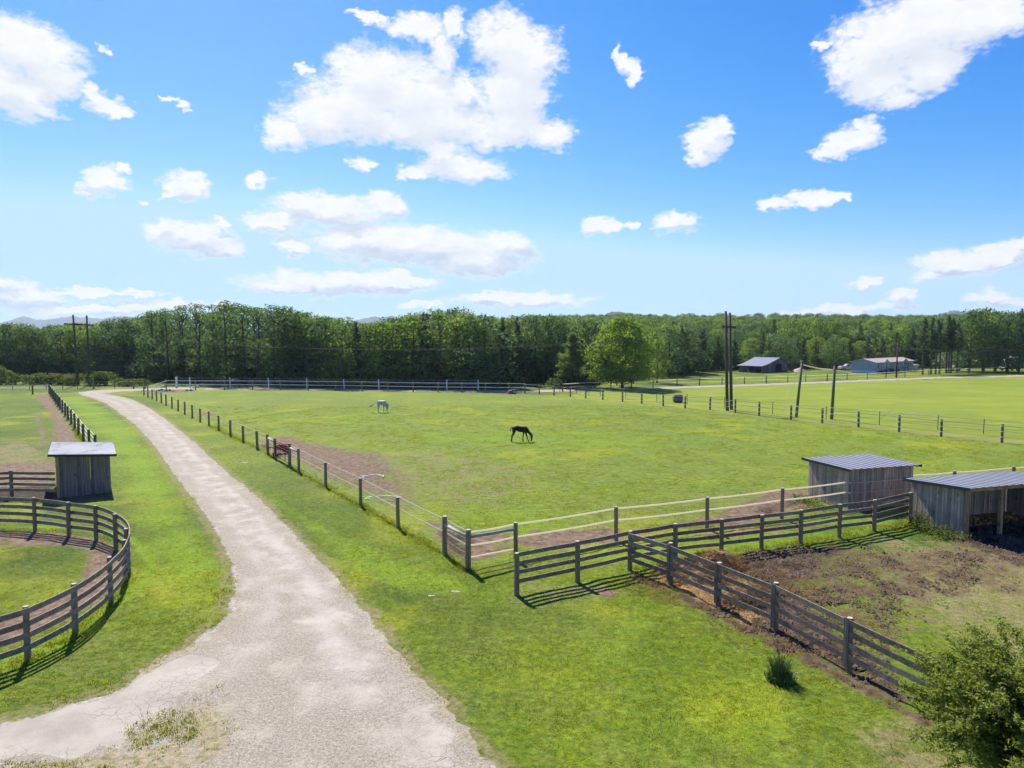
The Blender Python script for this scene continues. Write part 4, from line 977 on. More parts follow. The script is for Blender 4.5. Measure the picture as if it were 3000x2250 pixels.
# middle wood
topM = [(860,920),(900,925),(960,930),(1000,934),(1060,952),(1100,945),(1180,940),(1240,918),(1300,912),(1350,915),(1380,928),(1430,932),(1480,935),(1550,930),(1620,932),(1700,936),(1780,940)]
l_, g_ = lg('in the wood behind the middle of the pasture')
wood_row(870, 1660, baseL, topM, 44, 0, D_+['pine1', 'oak1', 'oak3'], l_, g_)
wood_row(880, 1720, baseL, topM, 44, 9, D_+['pine0'], l_, g_, hv=.14)
wood_row(890, 1760, baseL, topM, 50, 19, D_, l_, g_, hv=.14)
# right of the lone maple, edge of the hill wood
baseR = [(1680,1122),(1960,1106),(2000,1098),(2080,1086),(2300,1083),(2480,1081),(2750,1078),(3000,1074),(3800,1066)]
topR0 = [(1680,960),(1900,968),(1970,955),(2020,952),(2080,975),(2150,992),(2250,985),(2400,995),(2500,992),(2600,985),(2700,950),(3300,940)]
l_, g_ = lg('along the wood edge behind barn and house')
wood_row(1960, 2700, baseR, topR0, 44, 2, ['pine0', 'pine1', 'pine1', 'oak1', 'oak0'], l_, g_, ws=(1.1, 1.5))
wood_row(1700, 3650, baseR, [(p, q-8) for p, q in topR0], 44, 11, ['pine1', 'oak0', 'oak4', 'oak3'], l_, g_, hv=.16, ws=(1.1, 1.4))
topR1 = [(1680,948),(1900,950),(2080,960),(2250,965),(2500,965),(2700,945),(3300,935)]
wood_row(1700, 3650, baseR, topR1, 46, 24, D_, l_, g_, hv=.16, ws=(1.1, 1.4))
# hill wood: reads as one mass
rng = np.random.default_rng(5); pts = []
y = 195.0
while y < 1150:
    step = 6.5+(y-195)*.009
    x = -.10*y-10 if y > 230 else -.04*y
    while x < y*1.08:
        k = float(sst(np.array(x/y), -.13, .02))
        if rng.random() < .25+.75*k or y < 420: pts.append((x+rng.uniform(-2, 2), y+rng.uniform(-2.5, 2.5)))
        x += step*rng.uniform(.8, 1.2)
    y += step*.95
pts = np.array(pts); pz = terr(pts[:, 0], pts[:, 1])
hme = bpy.data.meshes.new('hillside_wood'); hme.vertices.add(len(pts)); hme.vertices.foreach_set('co', np.column_stack([pts, pz-.5]).astype(np.float32).ravel())
sc_at = hme.attributes.new('sc', 'FLOAT', 'POINT'); sc_at.data.foreach_set('value', (rng.uniform(.82, 1.15, len(pts))*(1+(pts[:, 1]-195)*.0004)).astype(np.float32))
rz_at = hme.attributes.new('rz', 'FLOAT', 'POINT'); rz_at.data.foreach_set('value', rng.uniform(0, 6.28, len(pts)).astype(np.float32))
kd_at = hme.attributes.new('kd', 'FLOAT', 'POINT'); kd_at.data.foreach_set('value', rng.integers(0, 5, len(pts)).astype(np.float32))
hw = link(bpy.data.objects.new('hillside_wood', hme)); tag(hw, 'continuous green wood covering the hill behind barn and house', 'wood', kind='stuff')
src = {}
for o in bpy.data.objects:
    if o.name.startswith('crown'):
        for k in ('oak0', 'oak1', 'oak3', 'oak4', 'pine1'):
            if o.data == PR[k][0] and k not in src: src[k] = o
ng = bpy.data.node_groups.new('scatter_wood', 'GeometryNodeTree')
ng.interface.new_socket('Geometry', in_out='INPUT', socket_type='NodeSocketGeometry'); ng.interface.new_socket('Geometry', in_out='OUTPUT', socket_type='NodeSocketGeometry')
gi = ng.nodes.new('NodeGroupInput'); go = ng.nodes.new('NodeGroupOutput'); jn = ng.nodes.new('GeometryNodeJoinGeometry'); ng.links.new(jn.outputs[0], go.inputs[0])
def na_(nm):
    a = ng.nodes.new('GeometryNodeInputNamedAttribute'); a.data_type = 'FLOAT'; a.inputs[0].default_value = nm; return a.outputs[0]
sc_, rz_, kd_ = na_('sc'), na_('rz'), na_('kd')
cmbn = ng.nodes.new('ShaderNodeCombineXYZ'); ng.links.new(rz_, cmbn.inputs[2])
for i, (k, o) in enumerate(sorted(src.items())):
    oi = ng.nodes.new('GeometryNodeObjectInfo'); oi.inputs[0].default_value = o; oi.transform_space = 'ORIGINAL'
    cp_ = ng.nodes.new('FunctionNodeCompare'); cp_.data_type = 'FLOAT'; cp_.operation = 'EQUAL'; ng.links.new(kd_, cp_.inputs[0]); cp_.inputs[1].default_value = i; cp_.inputs['Epsilon'].default_value = .1
    ip = ng.nodes.new('GeometryNodeInstanceOnPoints'); ng.links.new(gi.outputs[0], ip.inputs['Points']); ng.links.new(cp_.outputs[0], ip.inputs['Selection']); ng.links.new(oi.outputs['Geometry'], ip.inputs['Instance'])
    ng.links.new(cmbn.outputs[0], ip.inputs['Rotation']); ng.links.new(sc_, ip.inputs['Scale']); ng.links.new(ip.outputs[0], jn.inputs[0])
md = hw.modifiers.new('scatter', 'NODES'); md.node_group = ng
# lone maple and spreading cedar beside the lane
mp = G(1823, 1137); PR['maple'] = broad_proto(41, 11.2, 6.0, .13, 92, dens=11, leaf=.19, m='leafmaple', topn=.5, crl=(.65, 1.3)); PH['maple'] = 11.2
tree('maple', mp.x, mp.y, 11.0, 'maple_tree', 'large lone spreading broadleaf tree with a thick trunk beside the far lane', None, 1.04)
cd = G(1674, 1134); tree('cedar', cd.x, cd.y-1.5, 8.6, 'cedar_tree', 'broad dark cedar standing left of the lone spreading tree', None, 1.2)
tree('oak3', G(1925, 1122).x, G(1925, 1122).y, 7.8, 'broadleaf_tree', 'smaller bright green tree just right of the lone spreading tree', None, .85)
tree('pine1', G(2005, 1100).x, G(2005, 1100).y+3, 10.5, 'pine_tree', 'wide dark pine left of the twin power poles at the wood edge', None, 1.3)
# pines with bare trunks and trees at the right edge
for px in (2703, 2727, 2741, 2752, 2772, 2779, 2786, 2803):
    b_ = G(px, 1097-(px-2700)*.05+rnd.uniform(-1, 1)); tree('pine2', b_.x, b_.y, ZAT(920+rnd.uniform(0, 25), b_.y), 'pine_tree', 'tall pine with a bare trunk in the clump right of the house', 'pines with bare trunks right of the house', 1.1)
for px, tp_, kd in ((2838, 912, 'oak2'), (2880, 905, 'oak4'), (2915, 912, 'airy'), (2950, 915, 'oak0'), (2985, 905, 'pine0'), (3030, 905, 'oak1'), (3080, 900, 'oak2'), (3140, 905, 'oak0')):
    b_ = G(px, 1088+rnd.uniform(-2, 2)); tree(kd, b_.x, b_.y, ZAT(tp_, b_.y), 'broadleaf_tree' if kd != 'pine0' else 'pine_tree', ('broadleaf' if kd != 'pine0' else 'pine')+' tree shading the road at the right edge', 'trees shading the road at the right edge' if kd != 'pine0' else None, 1.0)
# hedge at the left: separate shrubs
def shrub_proto(seed, m='shrubleaf', dens=26, leaf=.11):
    rng = np.random.default_rng(seed); cl = []
    for k in range(16):
        a = rng.uniform(0, 6.28); r = rng.uniform(0, 1.15); cr = rng.uniform(.35, .62)
        cl.append(((r*math.cos(a), r*math.sin(a), rng.uniform(.25, 1.55-.4*r)), (cr, cr, cr*.85), rng.uniform(.2, .9)))
    return crown_mesh('foliage', cl, dens, leaf, M[m], rng)
SHR = [shrub_proto(s) for s in (61, 62, 63)]
def shrub(px, py, h, wd, label, group=None, name='shrub', stem=True, kind=None):
    b_ = G(px, py); root = empty(name, (b_.x, b_.y, 0), rnd.uniform(0, 6.28), label, 'shrub', group); root.scale = (wd/3.0, wd/3.0, h/2.0)
    o = bpy.data.objects.new('foliage', SHR[kind if kind is not None else rnd.randrange(3)]); link(o, root)
    mb = MB()
    for k in range(5): mb.tube([(0, 0, -.1), (rnd.uniform(-.7, .7), rnd.uniform(-.7, .7), rnd.uniform(.8, 1.5))], [.05, .02], 5)
    mb.build('stems', M['bark'], root); return root
for px, py, h, wd in [(-60,1128,2.6,5),(2,1128,3.8,5),(45,1127,2.0,4),(88,1127,1.9,4.5),(120,1127,2.2,4.5),(150,1127,2.4,4.5),(178,1127,2.0,4),(205,1127,1.8,4),(232,1128,2.3,3.5),(262,1128,2.4,3.2),(348,1131,1.6,3.5),(378,1131,1.4,3.5),(410,1131,1.4,3)]:
    shrub(px, py, h, wd, 'bushy green shrub in the hedge below the left power poles', 'shrubs in the hedge at the left')
shrub(308, 1129, 3.0, 6.2, 'largest light green bush of the hedge, right of the left power poles')
shrub(90, 1108, 4.2, 5.0, 'pale green bush standing behind the hedge against the left wood')
for px in np.arange(20, 420, 46): shrub(float(px), 1111, 1.3, 5, 'low pale shrub in the strip between hedge and left wood', 'low shrubs behind the hedge')
shrub(1740, 1137, 2.0, 4, 'low leafy bush under the left side of the lone spreading tree')
for px in (1640, 1690): shrub(px, 1136, 2.2, 5, 'dark skirt of low bushes at the foot of the cedar', 'bushes at the foot of the cedar')
# saplings against the trunks so the wood edge closes down to the ground
for i, px in enumerate(np.arange(452, 1650, 27)):
    shrub(float(px)+rnd.uniform(-8, 8), skyline(px, baseL)+rnd.uniform(-1.2, .5)-1.5, rnd.uniform(2.6, 5.2), rnd.uniform(4, 6.5), 'dark undergrowth bush at the foot of the wood behind the pasture', 'undergrowth bushes along the wood edge')
for i, px in enumerate(np.arange(-120, 440, 34)):
    shrub(float(px), 1102.5, rnd.uniform(2.6, 5), rnd.uniform(4, 6.5), 'dark undergrowth bush at the foot of the left wood', 'undergrowth bushes along the left wood')
for i, px in enumerate(np.arange(1990, 2700, 34)):
    shrub(float(px), skyline(px, baseR)-1, rnd.uniform(1.8, 3.8), rnd.uniform(4, 6.5), 'dark undergrowth bush at the wood edge behind barn and house', 'undergrowth bushes behind barn and house')

# ================================================================== poles and lines
def hpole(label, bases, tops, arm_z, arm_ext, r=.17, arm_r=.09, m='pole'):
    b0 = Vector((*P2(*bases[0]), 0)); root = empty('power_pole', tuple(b0), 0, label, 'power pole'); T = []
    for b_, t_ in zip(bases, tops):
        p = Vector((*P2(*b_), 0)); z = ZAT(t_[1], p.y); rx, ry, _ = raydir(*t_); top = Vector((rx/ry*p.y, p.y, z)); T.append((p, top))
        mb = MB(); mb.tube([p-b0+Vector((0, 0, -.3)), (p+top)/2-b0, top-b0], [r*1.12, r, r*.78], 10); mb.build('pole', M[m], root, smooth=True)
    return root, b0, T
tpz = 950
# left H frame
rootL, b0, T = hpole('left twin power poles with a crossarm, rising out of the hedge', [(229,1128),(262,1128)], [(214,922.5),(254,924)], 950, 2)
ya = T[0][0].y; za = ZAT(950, ya)
def onp(t, z): p, q = t; f = (z-p.z)/(q.z-p.z); return p+(q-p)*f
a0_, a1_ = onp(T[0], za), onp(T[1], za-.1); dd = (a1_-a0_).normalized(); armA, armB = a0_-dd*1.45, a1_+dd*1.15
mb = MB(); mb.beam(armA-b0+Vector((0, -.2, 0)), armB-b0+Vector((0, -.2, 0)), .14, .24); mb.build('crossarm', M['pole'], rootL)
hang = [armA+dd*.1, (a0_+a1_)/2, armB-dd*.1]
for p in hang:
    mb = MB(); p0 = p-b0+Vector((0, -.2, -.1))
    for k in range(5): mb.tube([p0-Vector((0, 0, k*.12)), p0-Vector((0, 0, k*.12+.07))], [.05, .075], 8)
    mb.build('insulator', M['black'], rootL)
# right H frame
rootR, c0, TR = hpole('twin dark power poles standing behind the right pasture fence', [(2131,1203),(2143,1200)], [(2126,911.5),(2138,916)], 955, 2, r=.16)
zr = ZAT(956, TR[0][0].y); q0, q1 = onp(TR[0], zr), onp(TR[1], zr-.03)
# the frame is seen nearly end-on: the crossarm runs mostly in depth
dr = Vector((.42, .91, 0)).normalized(); m0 = (q0+q1)/2
mb = MB(); mb.beam(q0-c0-Vector((.35, 0, 0)), q1-c0+Vector((.75, .3, -.06)), .12, .2); mb.build('crossarm', M['pole'], rootR)
hangR = [q0+Vector((-.3, 0, 0)), m0, q1+Vector((.7, .3, -.06))]
for p in hangR:
    mb = MB(); p0 = p-c0+Vector((0, 0, -.08))
    for k in range(5): mb.tube([p0-Vector((0, 0, k*.12)), p0-Vector((0, 0, k*.12+.07))], [.045, .065], 8)
    mb.build('insulator', M['black'], rootR)
mb = MB()
for t in TR:
    for z in (.45, 1.0): p = onp(t, z)-c0; mb.tube([p, p+Vector((0, 0, .07))], .185, 10)
mb.build('bands', M['tapewhite'], rootR)
def cable(a, b, sag, r, label, n=28, cat='cable', name='power_line', m='cable', group=None):
    a = Vector(a); b = Vector(b); mb = MB(); pts = [a+(b-a)*(k/n)-Vector((0, 0, sag*4*(k/n)*(1-k/n)))-a for k in range(n+1)]
    mb.tube(pts, r, 5); o = mb.build(name, M[m], smooth=True, loc=a); return tag(o, label, cat, group)
for i in range(3):
    cable(hang[i]+Vector((0, -.2, -.7)), hangR[i]+Vector((0, 0, -.68)), 2.6+.0*i, .0075, 'thin power line sagging between the left and the right twin power poles', group='lines between the twin power poles')
    d_ = (hang[i]-hangR[i]).normalized(); far = hang[i]+Vector((d_.x*110, d_.y*60+20, -1.5)); cable(hang[i]+Vector((0, -.2, -.7)), far, 2.4, .0075, 'thin power line leading left out of the picture from the left twin poles', group='lines leading left from the left twin poles')
    d2 = Vector((.95, -.05, 0)); cable(hangR[i]+Vector((0, 0, -.68)), hangR[i]+Vector((120, 75, .5)), 3.2, .0075, 'thin power line leading right from the right twin power poles', group='lines leading right from the right twin poles')
def XYZ(px, py, y): rx, ry, rz_ = raydir(px, py); return Vector((rx/ry*y, y, H+y*rz_/ry))
cable(XYZ(-60, 1020, 118), XYZ(560, 1046, 128), 1.2, .010, 'upper of two thin wires crossing low behind the left twin poles')
cable(XYZ(-60, 1042, 118), XYZ(560, 1064, 128), 1.2, .010, 'lower of two thin wires crossing low behind the left twin poles')
# leaning poles
def lean_pole(label, base, top, r, m='polegreen'):
    p = Vector((*P2(*base), 0)); q = XYZ(*top, p.y); root = empty('leaning_pole', tuple(p), 0, label, 'pole')
    mb = MB(); mb.tube([(0, 0, -.3), (q-p)/2, q-p], [r*1.1, r, r*.85], 10); mb.build('pole', M[m], root, smooth=True)
    mb = MB()
    for z in (.5, 1.1): f = z/(q.z); mb.tube([(q-p)*f, (q-p)*(f+.015)], r*1.12, 10)
    mb.build('bands', M['tapewhite'], root); return root, p, q
lpA, pA, qA = lean_pole('taller leaning pole, left one of the pair joined by a cable in the hayfield', (2332,1223), (2350,1060), .13)
lpB, pB, qB = lean_pole('right leaning pole of the pair in the hayfield', (2436,1228), (2446,1072), .14)
mb = MB(); mb.box(qA-pA+Vector((0, 0, .05)), (.24, .24, .22)); mb.build('cap', M['rock'], lpA)
cable(XYZ(2352, 1068, pA.y), XYZ(2445, 1083, pB.y), .12, .05, 'thick pale cable strung between the two leaning poles', m='tape', n=10)
cable(XYZ(2445, 1083, pB.y), XYZ(2660, 1106, 104), .3, .012, 'pale cable leading from the right leaning pole to the lane', m='tape')
cable(XYZ(2349, 1066, pA.y), (*P2(2293,1210), 0), 0, .018, 'yellow guy wire slanting from the left leaning pole to the ground', m='rope', n=4, cat='guy wire', name='guy_wire')
# utility pole in front of the house
up_ = Vector((*P2(2626,1107), 0)); ut = empty('utility_pole', tuple(up_), 0, 'slim utility pole with a transformer in front of the house', 'utility pole')
hz = XYZ(2625, 1001, up_.y).z
mb = MB(); mb.tube([(0, 0, -.3), (0, 0, hz)], [.16, .11], 10); mb.build('pole', M['pole'], ut, smooth=True)
mb = MB(); mb.tube([(.32, 0, hz-1.9), (.32, 0, hz-1.1)], .22, 12); mb.build('transformer', M['rock'], ut, smooth=True)
mb = MB(); mb.beam((-.1, -.15, hz-.4), (.9, -.15, hz-.4), .1, .1); mb.build('crossarm', M['pole'], ut)
cable((up_.x, up_.y, hz-.3), XYZ(3060, 1050, 130), 1.0, .013, 'upper wire from the utility pole to the right edge')
cable((up_.x, up_.y, hz-1.0), XYZ(3060, 1056, 130), 1.0, .013, 'lower wire from the utility pole to the right edge')
cable((up_.x, up_.y, hz-.6), XYZ(2240, 1042, 168), .8, .009, 'wire from the utility pole towards the barn')
bp_ = Vector((*P2(2316,1084), 0)); o = empty('thin_pole', tuple(bp_), 0, 'thin pale pole at the wood edge right of the barn', 'pole')
mb = MB(); mb.tube([(0, 0, -.2), (0, 0, XYZ(2316, 1045, bp_.y).z)], [.12, .08], 8); mb.build('pole', M['pole'], o); mb = MB(); mb.box((0, 0, 2.9), (.4, .1, .1)); mb.build('crossarm', M['rock'], o)
for px in (2611, 2654):
    b_ = Vector((*P2(px, 1091 if px < 2640 else 1089), 0)); o = empty('white_post', tuple(b_), 0, ('left' if px < 2640 else 'right')+' one of two white marker posts before the house', 'post')
    mb = MB(); mb.box((0, 0, .42), (.12, .12, .84)); mb.build('shaft', M['white'], o); mb = MB(); mb.box((0, 0, .86), (.16, .16, .05)); mb.build('cap', M['white'], o)

# ================================================================== barn
M['barnwall'] = wood('barn_board', (.10, .095, .09), (.21, .20, .19), 2, .5)
M['dark'] = simple('barn_interior', (.015, .014, .013), .95)
bA = Vector(P2(2230.5,1092.8)); bu = Vector((.766, .643)); bv = Vector((-.643, .766)); BL_ = 5.6; BW = 11.2
barn = empty('barn', (bA.x, bA.y, 0), math.atan2(bu.y, bu.x), 'old grey open-fronted barn with a kinked metal roof before the wood', 'barn')
# local: x along the gable wall, y along the eaves; gable profile
prof = [(0, 1.55), (2.3, 1.92), (7.4, 3.25), (11.2, 1.95)]
def pz_(x): return float(np.interp(x, [p[0] for p in prof], [p[1] for p in prof]))
mb = MB()
def gable(y, door):
    n = 46
    for k in range(n):
        x0, x1 = BW*k/n, BW*(k+1)/n; z0 = 0
        if door and 6.05 < (x0+x1)/2 < 8.7: z0 = 1.85
        zt = min(pz_(x0), pz_(x1))-.03; mb.box(((x0+x1)/2, y, (z0+zt)/2), (x1-x0-.015, .05, zt-z0))
gable(0, True); mb.build('gable_wall', M['barnwall'], barn)
mb = MB(); gable(BL_, False); mb.build('gable_wall', M['barnwall'], barn)
mb = MB(); n = 24
for k in range(n): y0 = BL_*k/n; mb.box((BW, y0+BL_/n/2, .95), (.05, BL_/n-.015, 1.9))
mb.build('side_wall', M['barnwall'], barn)
mb = MB()
for k in range(14): y0 = 3.1+2.5*k/14; mb.box((0, y0+.09, .75), (.05, .165, 1.5))
mb.build('front_wall', M['barnwall'], barn)
for y0 in (1.05, 2.1):
    mb = MB(); mb.box((0, y0, .75), (.12, .12, 1.5)); mb.build('post', M['pole'], barn)
mb = MB()
for (x0, z0), (x1, z1) in zip(prof[:-1], prof[1:]):
    a_ = (x0-(.45 if x0 == 0 else 0), z0-(.07 if x0 == 0 else 0)); b_ = (x1+(.35 if x1 == BW else 0), z1-(.12 if x1 == BW else 0))
    mb.add([(a_[0], -.35, a_[1]), (b_[0], -.35, b_[1]), (b_[0], BL_+.4, b_[1]), (a_[0], BL_+.4, a_[1]), (a_[0], -.35, a_[1]+.05), (b_[0], -.35, b_[1]+.05), (b_[0], BL_+.4, b_[1]+.05), (a_[0], BL_+.4, a_[1]+.05)],
           [(0,3,2,1), (4,5,6,7), (0,1,5,4), (2,3,7,6), (1,2,6,5), (3,0,4,7)], .5)
rf = mb.build('roof', M['barnroof'], barn)
mb = MB(); mb.beam((7.4, -.36, 3.33), (7.4, BL_+.42, 3.33), .22, .04); mb.build('ridge_cap', M['white'], rf)
def plank(a, b, label, wd=.12):
    a = Vector(a); b = Vector(b); mb = MB(); mb.beam((0, 0, 0), b-a, wd, .05); mb.beam(b-a, (b-a)*1.02, wd*.9, .045); return tag(mb.build('plank', M['log'], loc=a), label, 'plank')
plank(XYZ(2197, 1092.5, 153.5)+Vector((0, 0, -.05)), XYZ(2188.5, 1081, 154.5), 'pale plank leaning against the open front of the barn', .16)
# gravel heap right of the barn
def heap(name, label, cat, loc, rx, ry, h, m, seed, n=26, rough=.12):
    V = []; F = []; k_ = 9
    for i in range(k_+1):
        t = i/k_
        for j in range(n):
            a = 2*math.pi*j/n; w__ = 1+.22*(float(vnoise(math.cos(a)*2+5, math.sin(a)*2+5, seed))-.5)*2
            r = t*w__; z = h*(1-t**1.25)+rough*h*(float(vnoise(math.cos(a)*t*5+9, math.sin(a)*t*5+9, seed+1))-.5)*(1-t)
            V.append((rx*r*math.cos(a), ry*r*math.sin(a), z-.03*t))
    for i in range(k_):
        for j in range(n): j2 = (j+1) % n; F.append((i*n+j, (i+1)*n+j, (i+1)*n+j2, i*n+j2))
    me = np_mesh(name, V, F, [m], smooth=True); o = link(bpy.data.objects.new(name, me)); o.location = loc; return tag(o, label, cat)
heap('gravel_heap', 'pale gravel heap right of the barn', 'gravel heap', GP(2343, 1089), 1.75, 1.4, .95, M['soil'], 3)
# ================================================================== mobile home
M['vinyl'] = simple('grey_siding', (.44, .46, .50), .7, ns=2); M['skirt'] = simple('white_skirt', (.74, .78, .82), .7, ns=3)
M['shingle'] = simple('brown_shingle', (.36, .30, .28), .9, ns=5)
hA = Vector(P2(2563.8,1093.8)); hE = Vector(P2(2674.6,1085.4)); hu = (hE-hA).normalized(); HLn = (hE-hA).length; HWd = 5.3
house = empty('house', (hA.x, hA.y, 0), math.atan2(hu.y, hu.x), 'long single-storey grey house with a brown roof and two small front gables', 'house')
ev = 2.35; rg = 3.05; sk = .62                     # local x along the front, y to the back
def wallbox(x0, x1, y0, y1, z0, z1, m, name='wall', par=None):
    mb = MB(); mb.box(((x0+x1)/2, (y0+y1)/2, (z0+z1)/2), (x1-x0, y1-y0, z1-z0)); return mb.build(name, M[m], par or house)
mb = MB(); n = 12
for k in range(n):                                  # lap siding, one course at a time
    z0 = sk+(ev-sk)*k/n; z1 = sk+(ev-sk)*(k+1)/n
    for (c_, d_) in (((HLn/2, 0, 0), (HLn, .04, 0)), ((HLn/2, HWd, 0), (HLn, .04, 0)), ((0, HWd/2, 0), (.04, HWd, 0)), ((HLn, HWd/2, 0), (.04, HWd, 0))):
        mb.box((c_[0], c_[1], (z0+z1)/2), (d_[0]+.04-.03*(k % 2), d_[1]+.04-.03*(k % 2), z1-z0), tint=.5)
mb.build('siding', M['vinyl'], house)
for xx in (-.01, HLn+.01):
    mb = MB(); mb.add([(xx, 0, ev), (xx, HWd, ev), (xx, HWd/2, rg), (xx+.03, 0, ev), (xx+.03, HWd, ev), (xx+.03, HWd/2, rg)], [(0,1,2), (3,5,4), (0,2,5,3), (2,1,4,5)], .5); mb.build('gable_wall', M['vinyl'], house)
wallbox(-.0, HLn, .02, HWd-.02, 0, sk, 'skirt', 'skirting')
mb = MB(); o_ = .32
mb.add([(-o_, -o_, ev-.04), (HLn+o_, -o_, ev-.04), (HLn+o_, HWd/2, rg+.05), (-o_, HWd/2, rg+.05), (-o_, HWd+o_, ev-.04), (HLn+o_, HWd+o_, ev-.04),
        (-o_, -o_, ev+.03), (HLn+o_, -o_, ev+.03), (HLn+o_, HWd/2, rg+.12), (-o_, HWd/2, rg+.12), (-o_, HWd+o_, ev+.03), (HLn+o_, HWd+o_, ev+.03)],
       [(6,7,8,9), (9,8,11,10), (0,3,2,1), (3,4,5,2), (0,1,7,6), (4,10,11,5), (0,6,9,3), (3,9,10,4), (1,2,8,7), (2,5,11,8)], .5)
rfh = mb.build('roof', M['shingle'], house)
mb = MB(); mb.beam((-o_-.01, -o_, ev-.01), (-o_-.01, HWd/2, rg+.09), .03, .12); mb.beam((-o_-.01, HWd/2, rg+.09), (-o_-.01, HWd+o_, ev-.01), .03, .12); mb.build('gable_trim', M['white'], rfh)
mb = MB(); mb.beam((-o_, -o_-.01, ev-.01), (HLn+o_, -o_-.01, ev-.01), .03, .1); mb.build('gutter', M['white'], rfh)
def hx(px): a = (px-1500)/2000*1.0; t = (a*hA.y-hA.x)/(hu.x-a*hu.y); return t
def window(px, z0, z1, wd, par=None, y=-.03):
    x = hx(px); f = wallbox(x-wd/2-.09, x+wd/2+.09, y-.05, y, z0-.09, z1+.09, 'white', 'window', par); wallbox(x-wd/2, x+wd/2, y-.07, y-.05, z0, z1, 'glass', 'pane', f); wallbox(x-wd/2, x+wd/2, y-.085, y-.065, (z0+z1)/2-.025, (z0+z1)/2+.025, 'white', 'sash_bar', f)
window(2572.6, .95, 1.95, .50); window(2611.5, .95, 1.95, .52); window(2635, 1.25, 2.0, .5); window(2667, 1.1, 1.95, .45)
for px, wd, ww in ((2596, 2.5, .6), (2651, 2.7, 1.3)):
    x = hx(px); mb = MB(); z1 = ev+.62
    mb.add([(x-wd/2, -.14, ev-.05), (x+wd/2, -.14, ev-.05), (x, -.14, z1), (x-wd/2, 1.4, ev-.05), (x+wd/2, 1.4, ev-.05), (x, 1.4, z1)], [(0,1,2), (0,2,5,3), (1,4,5,2), (3,5,4)], .5); dg = mb.build('front_gable', M['skirt'], house)
    mb = MB()
    for s_ in (-1, 1): mb.beam((x+s_*(wd/2+.1), .6, ev-.06), (x, .6, z1+.07), 1.7, .05, up=(0, 0, 1))
    mb.build('gable_roof', M['shingle'], dg)
    wallbox(x-wd/2, x+wd/2, -.12, -.04, 1.35, ev-.05, 'skirt', 'gable_panel'); window(px, 1.0, 1.95, ww, y=-.14)
    mb = MB(); mb.box((x, -.3, 2.06), (ww+.3, .35, .06)); mb.build('awning', M['trim'], dg)
px0, px1 = hx(2643), hx(2666)
por = wallbox(px0, px1, -1.5, -.05, .45, .52, 'log', 'porch')
mb = MB(); k = 14
for i in range(k+1): xx = px0+(px1-px0)*i/k; mb.box((xx, -1.47, .8), (.05, .05, .6))
mb.beam((px0, -1.47, 1.1), (px1, -1.47, 1.1), .06, .06); mb.build('railing', M['white'], por)
mb = MB()
for i in range(3): mb.box((px1+.3+.3*i, -.9, .4-.14*i), (.3, .9, .08))
mb.build('steps', M['log'], por)
wallbox(hx(2660)-.4, hx(2660)+.4, -.06, -.03, .6, 1.95, 'trim', 'door')
for px, w__ in ((2574, 1.5), (2587, 1.4), (2602, 1.9), (2623, 1.2)):
    p = hA+hu*hx(px)+Vector((hu.y, -hu.x))*.75; root = empty('garden_bush', (p.x, p.y, 0), rnd.uniform(0, 6), 'small dark bush planted against the front of the house', 'bush', 'bushes along the front of the house'); root.scale = (w__/3, w__/3, .42 if px != 2602 else .6)
    link(bpy.data.objects.new('foliage', SHR[rnd.randrange(3)]), root)
# small outbuilding and the brown house behind the pines
def hut(name, label, cat, px0, px1, pyb, pye, depth, wallm, roofm, zr=.5):
    a = Vector(P2(px0, pyb)); b = Vector(P2(px1, pyb)); d_ = (b-a).normalized(); L = (b-a).length; root = empty(name, (a.x, a.y, 0), math.atan2(d_.y, d_.x), label, cat); h = XYZ(px0, pye, a.y).z
    wallbox(0, L, 0, depth, 0, h, wallm, 'walls', root)
    mb = MB(); o = .25; mb.add([(-o, -o, h), (L+o, -o, h), (L+o, depth/2, h+zr), (-o, depth/2, h+zr), (-o, depth+o, h), (L+o, depth+o, h)], [(0,1,2,3), (3,2,5,4), (0,4,5,1), (0,3,4), (1,5,2)], .5); mb.build('roof', M[roofm], root)
    return root, L, h
M['brownwall'] = simple('brown_wall', (.20, .155, .135), .85, ns=2); M['tanwall'] = simple('tan_wall', (.30, .31, .26), .8)
r_, L, h_ = hut('garden_shed', 'small tan outbuilding just right of the long grey house', 'garden shed', 2677, 2692, 1083, 1070, 3, 'tanwall', 'rock', .25)
mb = MB(); mb.box((L/2, -.03, .6), (.7, .03, 1.2)); mb.build('door', M['white'], r_)
r_, L, h_ = hut('house', 'low brown house half hidden behind the pines at the right edge', 'house', 2788, 3100, 1079, 1058, 8, 'brownwall', 'shingle', 1.2)
for t in (.12, .3, .52, .7):
    f = wallbox(L*t-.5, L*t+.5, -.06, -.01, .8, 1.5, 'white', 'window', r_); wallbox(L*t-.42, L*t+.42, -.08, -.06, .88, 1.42, 'glass', 'pane', f)
